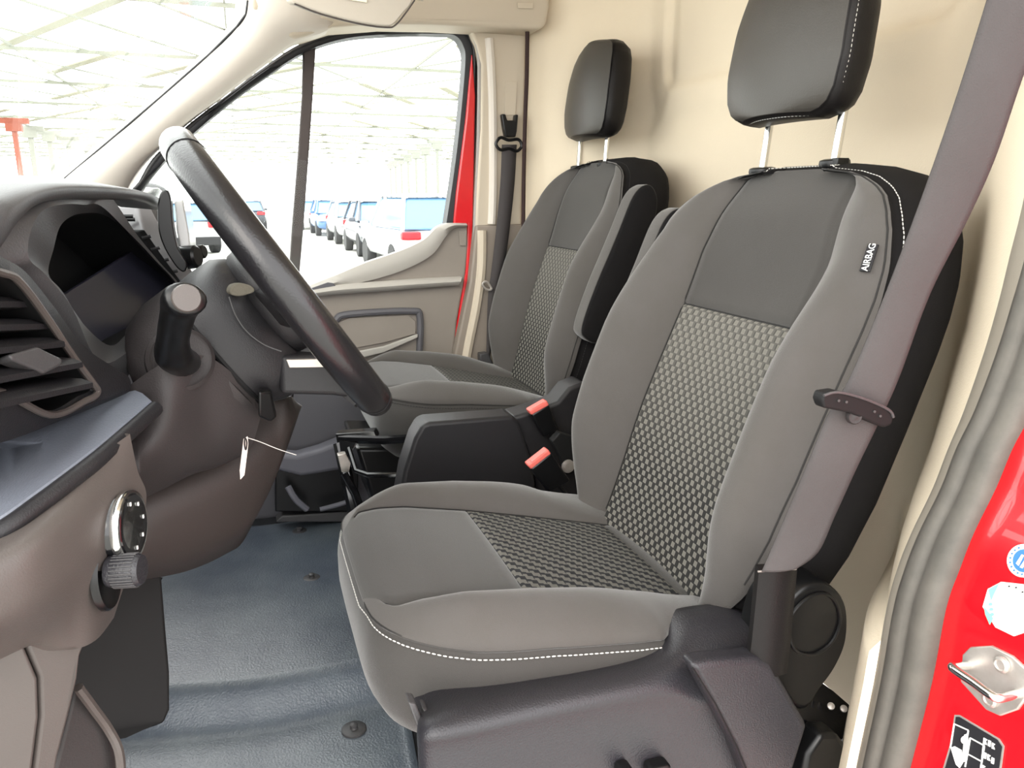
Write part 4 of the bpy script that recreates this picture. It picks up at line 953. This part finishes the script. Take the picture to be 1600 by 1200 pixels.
# inner panel
upper = [(440, 466), (500, 440), (560, 416), (620, 396), (665, 376), (688, 356), (700, 350), (730, 349), (733, 380), (728, 430), (715, 500), (705, 600), (440, 600)]
poly('inner_panel', [(a, b, 2.20) for a, b in upper], (.06, 0, 0), door_m, dr, bevel=.008, seg=4)
b1 = [(470, 452), (520, 432), (570, 411), (620, 394), (660, 376), (682, 356), (700, 349), (729, 349)]
b2 = [(500, 450), (540, 446), (590, 435), (635, 420), (675, 398), (698, 368), (712, 356), (729, 355)]
band('belt_moulding', b1, b2, 2.185, .03, door_lt, dr, .010)
band('arm_ledge', [(480, 454), (530, 445), (600, 440), (660, 436), (722, 433)], [(484, 464), (530, 460), (600, 455), (660, 450), (716, 446)], 2.175, .04, door_lt, dr, .008)
poly('pull_recess', [(481, 452, 2.178), (512, 441, 2.178), (520, 442, 2.178), (530, 452, 2.178), (484, 458, 2.178)], (-.004, 0, 0), door_dk, dr, bevel=.001)
# pocket opening, moulded groove
gr = [(515, 518), (525, 500), (545, 491), (640, 486), (656, 496), (655, 560), (655, 590)]
MB().tube(catmull([PX(a, b, 2.192) for a, b in gr], 6), .010, 8).build('pocket_groove', door_dk, dr)
poly('speaker_tab', [(716, 360, 2.196), (729, 360, 2.196), (728, 384, 2.196), (718, 384, 2.196)], (-.003, 0, 0), door_m, dr, bevel=.001)
poly('pocket_face', [(528, 504, 2.194), (545, 497, 2.194), (638, 492, 2.194), (650, 502, 2.194), (650, 522, 2.194), (600, 536, 2.194), (545, 546, 2.194), (520, 520, 2.194)], (.01, 0, 0), door_m, dr, bevel=.002)
poly('grab_rib', [(538, 552, 2.19), (600, 540, 2.19), (652, 521, 2.19), (652, 527, 2.19), (600, 550, 2.19), (550, 562, 2.19)], (-.010, 0, 0), door_lt, dr, bevel=.003)
# lower door and step area seen under the wheel
poly('lower_panel', [(430, 600, 2.19), (720, 600, 2.19), (600, 700, 2.19), (540, 720, 2.19), (500, 700, 2.19), (470, 712, 2.19), (430, 712, 2.19)], (.05, 0, 0), door_dk, dr, bevel=.004)
MB().tube([PX(458, 610, 2.188), PX(452, 660, 2.188), PX(444, 690, 2.188)], .0025, 6).build('panel_joint', matte_blk, dr)
poly('door_pocket', [(430, 710, 2.12), (465, 712, 2.12), (500, 702, 2.12), (530, 690, 2.12), (560, 690, 2.12), (560, 730, 2.12), (490, 742, 2.12), (470, 745, 2.12), (430, 735, 2.12)], (.06, 0, 0), mat('pocket_blue_grey', (104, 104, 112), .5, spec=.4), dr, bevel=.012, seg=4)
poly('pocket_well', [(430, 730, 2.15), (560, 720, 2.15), (560, 800, 2.15), (430, 800, 2.15)], (.04, 0, 0), satin_blk, dr, bevel=.004)
MB().tube(catmull([PX(450, 760, 2.11), PX(462, 780, 2.10), PX(480, 796, 2.10)], 5), .009, 8).build('pocket_rim', MATS['pocket_blue_grey'], dr)
MB().tube(catmull([PX(500, 796, 2.10), PX(530, 788, 2.10), PX(560, 778, 2.10)], 5), .007, 8).build('pocket_rim', MATS['pocket_blue_grey'], dr)

# glass
struct(MB().prism([PX(a, b, 2.235) for a, b in [(200, 315), (228, 282), (268, 240), (362, 158), (474, 80), (540, 58), (690, 50), (722, 62), (728, 100), (705, 300), (690, 400), (450, 470), (300, 470), (200, 330)]], (.004, 0, 0)).build('window_1', glass, smooth=False), 'side window of the far door', 'window')
# side wall closing the cab below the windows
struct(MB().box((2.31, -.2, .22), (.02, .95, .24)).build('wall_right', door_dk), 'lower far wall behind the door panel', 'wall')
# windscreen: slanted sheet from cowl to roof
ws = [V(.25, .98, .93), V(2.15, .98, .93), V(2.0, .08, 1.52), V(.45, .08, 1.52)]
ws = [V(.30, 1.05, .80), PX(70, 320, 2.30)+V(0, .06, -.05), PX(391, -40, 2.10)+V(0, .02, 0), V(.50, .05, 1.42)]
struct(MB().prism(ws, (0, .004, .004)).build('window_2', glass, smooth=False), 'windscreen beyond the dashboard', 'window')
# black print along the windscreen edge
MB().tube([PX(*p)+V(.004, .003, 0) for p in [(95, 286, 2.22), (180, 214.5, 2.19), (255, 150.5, 2.15), (330, 84.5, 2.11), (372, 42.5, 2.08), (387, 22, 2.06), (390, 0, 2.05)]], .0035, 6).build('screen_seal', rubber_blk, bpy.data.objects['window_2'])
# roof slab, out of view, added only to block light from above
struct(MB().box((1.25, -.50, 1.60), (1.0, .56, .02)).build('ceiling', pillar_cream, bevel=.01), 'unseen headlining over the cab, added to block light', 'ceiling')
# dash body running across the cab to the windscreen, and its near end cap
MB().prism([V(.66, y, z) for y, z in ((.36, .865), (.62, .865), (1.00, .79), (1.04, .40), (.98, .04), (.74, .04), (.60, .30), (.40, .48), (.36, .60))], (1.52, 0, 0)).build('dash_core', dash_grey, db, bevel=.01)
MB().prism([V(.635, y, z) for y, z in ((.235, .60), (.235, .80), (.27, .875), (.36, .885), (.62, .875), (1.00, .80), (1.04, .40), (.98, .04), (.74, .04), (.60, .30), (.36, .36), (.26, .45))], (.03, 0, 0)).build('dash_end_cap', dash_grey, db, bevel=.008)
dk = MB().grid([[V(x, .23, .895), V(x, .5, .885), V(x, 1.0, .80)] for x in [.66+.154*k for k in range(11)]]).build('dash_deck', dash_grey, db)
so_ = dk.modifiers.new('t', 'SOLIDIFY'); so_.thickness = .02; so_.offset = -1

# sun visor
vs_ = empty('sun_visor', PX(560, 10, 1.75)); tag(vs_, 'pale grey sun visor flipped down above the passenger window', 'sun visor')
vp = catmull([PX(a, b, 1.80) for a, b in [(455, -40), (455, 0), (470, 8), (495, 18), (530, 28), (570, 37), (605, 41), (616, 38), (630, 22), (645, 2), (655, -40)]], 4)
MB().prism(vp, (.018, .01, 0)).build('visor_panel', visor_m, vs_, bevel=.006)
MB().tube(catmull([PX(a, b, 1.797) for a, b in [(460, 6), (495, 20), (530, 30), (570, 39), (605, 43), (618, 39), (634, 20), (648, 0)]], 4), .002, 6).build('visor_welt', dash_taupe, vs_)
poly('visor_label', [(538, -20, 1.797), (575, -20, 1.797), (573, 4, 1.797), (552, 1, 1.797), (536, -2, 1.797)], (-.001, 0, 0), cream_lbl, vs_, bevel=0)
MB().tube([PX(645, -6, 1.82), PX(658, -2, 1.84), PX(662, -20, 1.84)], .006, 8).build('visor_clip', visor_m, vs_)

# far exterior mirror seen past the pillar foot
MB().prism(catmull([PX(a, b, 2.45) for a, b in [(216, 288), (232, 285), (252, 290), (262, 300), (262, 330), (218, 330)]], 4, True), (.14, .03, 0)).build('side_mirror', mat('mirror_grey', (120, 122, 124), .5), dr, bevel=.01); mr_ = bpy.data.objects['side_mirror']
MB().prism([PX(a, b, 2.44) for a, b in [(222, 292), (248, 294), (256, 302), (256, 326), (224, 326)]], (.008, 0, 0)).build('mirror_glass', chrome, mr_, bevel=.002)

# ------------------------------------------------------------------ outside: hall
GZ = -.65
ground_m = mat('hall_ground', (196, 196, 190), .8, mottle=.4, mscale=.4, rgb2=(180, 180, 174))
struct(MB().grid([[V(x, y, GZ) for y in (-90, 0, 90)] for x in (-30, 60, 160)]).build('ground', ground_m, smooth=False), 'pale concrete floor of the parking hall', 'ground')
beam_m = mat('hall_beam', (138, 136, 118), .8); beam_m2 = mat('hall_purlin', (124, 126, 114), .8)
roof = empty('hall_roof', (40, 0, 5))
def bar(mb, a, b, w_, h_):
    a, b = Vector(a), Vector(b); d = (b-a).normalized(); s_ = d.cross(V(0, 0, 1)).normalized()*w_/2; u_ = V(0, 0, h_/2)
    mb.add([a-s_-u_, a+s_-u_, a+s_+u_, a-s_+u_, b-s_-u_, b+s_-u_, b+s_+u_, b-s_+u_], [(0, 3, 2, 1), (4, 5, 6, 7), (0, 1, 5, 4), (1, 2, 6, 5), (2, 3, 7, 6), (3, 0, 4, 7)])
RZ = 5.9
mb = MB(); mp = MB(); mt = MB()
TA = tan(radians(29)); ca, sa = cos(radians(29)), sin(radians(29)); LS = 3.9
def inside(x, y): return -6 < x < 125 and abs(y) < 52
for fam in (1, -1):
    for k in range(-24, 25):
        for j in range(-22, 52):
            # rhombic lattice nodes
            t0 = j*LS; x = t0*ca+0; y = fam*(t0*sa)+k*LS*sa*2
            if not inside(x, y): continue
            L_ = LS; a_ = (x, y, RZ+.25+.15*fam); b_ = (x+L_*ca, y+fam*L_*sa, RZ+.25+.15*fam)
            wide = (fam == 1 and y > -4) or (fam == -1 and y <= -4)
            if wide:
                if random.random() < .62: bar(mb, a_, b_, .40, .05)
            elif random.random() < .75: bar(mp, a_, b_, .07, .05)
for k in range(-1, 14):
    x = 6+k*8.7; bar(mt, (x, -50, RZ), (x, 50, RZ), .06, .12)
for j in range(-7, 8): bar(mt, (-6, j*7.0, RZ+.1), (90, j*7.0, RZ+.1), .05, .1)
mb.build('roof_batten', beam_m, roof, smooth=False)['kind'] = 'stuff'; mp.build('roof_brace', beam_m2, roof, smooth=False)['kind'] = 'stuff'; mt.build('roof_truss', beam_m2, roof, smooth=False)['kind'] = 'stuff'
tag(roof, 'pale lattice of roof battens and trusses over the parking hall', 'roof', kind='structure')
# columns
orange = mat('column_orange', (138, 66, 44), .6); colm = mat('column_grey', (134, 136, 128), .6)
def column(x, y, m, lab, s=.16, grp='pale columns of the hall'):
    mb = MB().box((x, y, (GZ+RZ)/2), (s, s, (RZ-GZ)/2))
    bar(mb, (x, y-.9, RZ-.1), (x, y+.9, RZ-.1), .3, .35); mb.box((x, y, RZ-.5), (s*1.8, .45, .25))
    return tag(mb.build('hall_column', m), lab, 'column', grp)
column(60, 13.5, orange, 'orange-red steel column of the hall at the far left', .14, None)
for k, (x, y) in enumerate(((66, 13.9), (70, 13.5), (76, 13.3), (83, 13.1))):
    column(x, y, colm, ['first', 'second', 'third', 'fourth'][k]+' pale column to the right of the orange column, through the windscreen', .16, 'pale columns through the windscreen')
for k in range(7):
    column(70+k*8, -17.0-.75*k, colm, ['first and nearest', 'second', 'third', 'fourth', 'fifth', 'sixth', 'seventh and farthest'][k]+' pale column of the row seen through the side window', .13, 'pale columns through the side window')

# cars
def car(x, y, yaw, col, kind='suv', L=4.4, W=1.85, H=1.6, lab='', rear=True, grp=None):
    """x,y: centre; the car's nose points along yaw"""
    r = empty('car', (x, y, GZ)); R = Matrix.Rotation(yaw, 3, 'Z'); c = Vector((x, y, GZ))
    def T(a, b, z): return c+R @ Vector((a, b, z))
    prof = [(-L/2, .35, .55), (-L/2-.02, .62, .9), (-L/2+.06, .95, .96), (-L/2+.35, H*.86, .80), (-L/2+.75, H*.985, .74), (-.2, H, .74), (.45, H*.95, .74), (L/2-1.15, H*.66, .93), (L/2-.5, H*.60, .93), (L/2-.08, H*.48, .86), (L/2, .55, .80), (L/2-.04, .30, .7)]
    body = MB(); rows_ = []
    # lower hull
    hull = [(-L/2+.02, .28, .80), (-L/2-.02, .55, .95), (-L/2+.05, .98, .97), (-L/2+.9, 1.0, 1.0), (0, .98, 1.0), (L/2-1.2, .96, .99), (L/2-.35, .86, .93), (L/2-.03, .66, .86), (L/2, .45, .85), (L/2-.05, .25, .80)]
    for a, z, s_ in hull:
        w2 = W/2*s_; rows_.append([T(a, -w2, z), T(a, -w2*.9, z+.02), T(a, w2*.9, z+.02), T(a, w2, z)])
    rows_ = []
    for k in range(13):
        a = -L/2+L*k/12; e = 1-abs(2*k/12-1)**6*.12
        top = lerpk([(-L/2, .90), (-L/2+.15, .98), (0, .97), (L/2-1.2, .95), (L/2-.4, .86), (L/2, .62)], a); w2 = W/2*e
        rows_.append([T(a, -w2*.92, .24), T(a, -w2, .45), T(a, -w2*.99, top-.12), T(a, -w2*.88, top), T(a, 0, top+.02), T(a, w2*.88, top), T(a, w2*.99, top-.12), T(a, w2, .45), T(a, w2*.92, .24)])
    body.loft(rows_)
    bo = body.build('car_body', col, r, angle=50, subd=1)
    gl = MB(); hb = -L/2+.12 if kind == 'suv' else -L/2+.55
    base = [(hb, .97), (L/2-1.1, .95)]; rf = [(hb+.42, H-.04), (hb+.9, H), (.30, H-.01), (.55, H-.06)]
    rows_ = [[T(hb, -W*.44, .95), T(hb, W*.44, .95)], [T(hb+.42, -W*.35, H-.07), T(hb+.42, W*.35, H-.07)], [T(.42, -W*.36, H-.06), T(.42, W*.36, H-.06)], [T(L/2-1.05, -W*.44, .93), T(L/2-1.05, W*.44, .93)]]
    vs2 = [p for q in rows_ for p in q]
    gl.add(vs2, [(0, 1, 3, 2), (2, 3, 5, 4), (4, 5, 7, 6), (0, 2, 4, 6), (1, 7, 5, 3), (0, 6, 7, 1)])
    gl.build('windows', car_glass, r, bevel=.06)
    rfm = MB(); rfm.grid([[T(a, -W*.37, z-.03), T(a, -W*.30, z+.01), T(a, 0, z+.03), T(a, W*.30, z+.01), T(a, W*.37, z-.03)] for a, z in ((hb+.36, H-.07), (hb+.55, H-.02), (-.3, H), (.3, H-.01), (.52, H-.07))]); rfm.build('roof', col, r)
    for s_ in (-1, 1):
        for (a0, z0, a1, z1) in ((hb, .95, hb+.42, H-.05), (L/2-1.05, .94, .42, H-.05), (-.1, .97, -.05, H-.04)):
            MB().tube([T(a0, s_*W*.44, z0), T(a1, s_*W*.36, z1)], .04, 6).build('roof_pillar', col, r)
        MB().box(T(-L/2+.06, s_*W*.36, .84), (.09, .20, .08), R).build('tail_lamp', tail_m, r, bevel=.03)
        MB().box(T(L/2-.22, s_*W*.36, .70), (.14, .18, .07), R).build('head_lamp', lamp_m, r, bevel=.03)
        MB().box(T(L/2-1.25, s_*W*.53, 1.0), (.07, .09, .06), R).build('wing_mirror', col, r, bevel=.03)
        for a in (-L/2+.8, L/2-.85):
            ax_ = R @ Vector((0, 1, 0)); MB().lathe(T(a, s_*(W/2-.12), .33)-ax_*.11, ax_, [(.20, 0), (.32, .0), (.335, .03), (.335, .19), (.32, .22), (.20, .22)], 24).build('wheel', tyre_m, r)
    MB().box(T(L/2+.0, 0, .48), (.03, .5, .14), R).build('grille', tyre_m, r, bevel=.02)
    MB().box(T(L/2+.04, 0, .42), (.01, .26, .055), R).build('number_plate', white_pl, r, bevel=.004)
    MB().box(T(-L/2-.03, 0, .38), (.04, .75, .12), R).build('rear_bumper', tyre_m, r, bevel=.03)
    MB().box(T(-L/2-.03, 0, .80), (.01, .26, .055), R).build('number_plate', white_pl, r, bevel=.004)
    return tag(r, lab, 'car', grp)
car_glass = mat('car_glass', (96, 136, 172), .08, spec=.8); tail_m = mat('tail_lamp_red', (205, 30, 40), .25); lamp_m = mat('head_lamp_clear', (210, 214, 216), .15); tyre_m = mat('tyre_black', (40, 40, 42), .7)
white_c = mat('car_white', (225, 226, 226), .25, coat=.5); dark_c = mat('car_dark', (66, 70, 78), .25, coat=.5); blue_c = mat('car_blue', (70, 110, 160), .25, coat=.5); silver_c = mat('car_silver', (178, 180, 180), .3, coat=.5)
def ground_at(px_, py_): return PZ(px_, py_, GZ)
car(17.7, -3.75, 0.05, white_c, H=1.66, lab='white car with red tail lamp seen close through the side window')
car(23.2, -3.9, pi, dark_c, H=1.55, lab='dark car facing the camera just behind the white car with the red tail lamp')
car(29.5, -4.0, pi, silver_c, H=1.5, lab='silver car third in the parked row beyond the side window')
car(36, -3.9, pi, blue_c, H=1.55, lab='blue car fourth in the parked row beyond the side window')
car(43, -3.7, pi, white_c, H=1.5, lab='white car farthest in the row, just right of the window post')
car(13.0, -4.55, .3, white_c, H=1.5, lab='white car nearest the window, only its roof edge and glass showing')
car(44, -.3, 0, dark_c, H=1.5, lab='small dark car alone left of the window post')
car(26, 2.0, .3, silver_c, H=1.5, lab='grey car half hidden behind the display and steering wheel')

# ------------------------------------------------------------------ set each empty at its base, children keep their place
for o in list(COL.objects):
    if o.type == 'EMPTY' and '_loc' in o:
        L0_ = Vector(o['_loc']); del o['_loc']; o.location = L0_
        for ch in [c for c in COL.objects if c.parent == o]:
            ch.location = -L0_
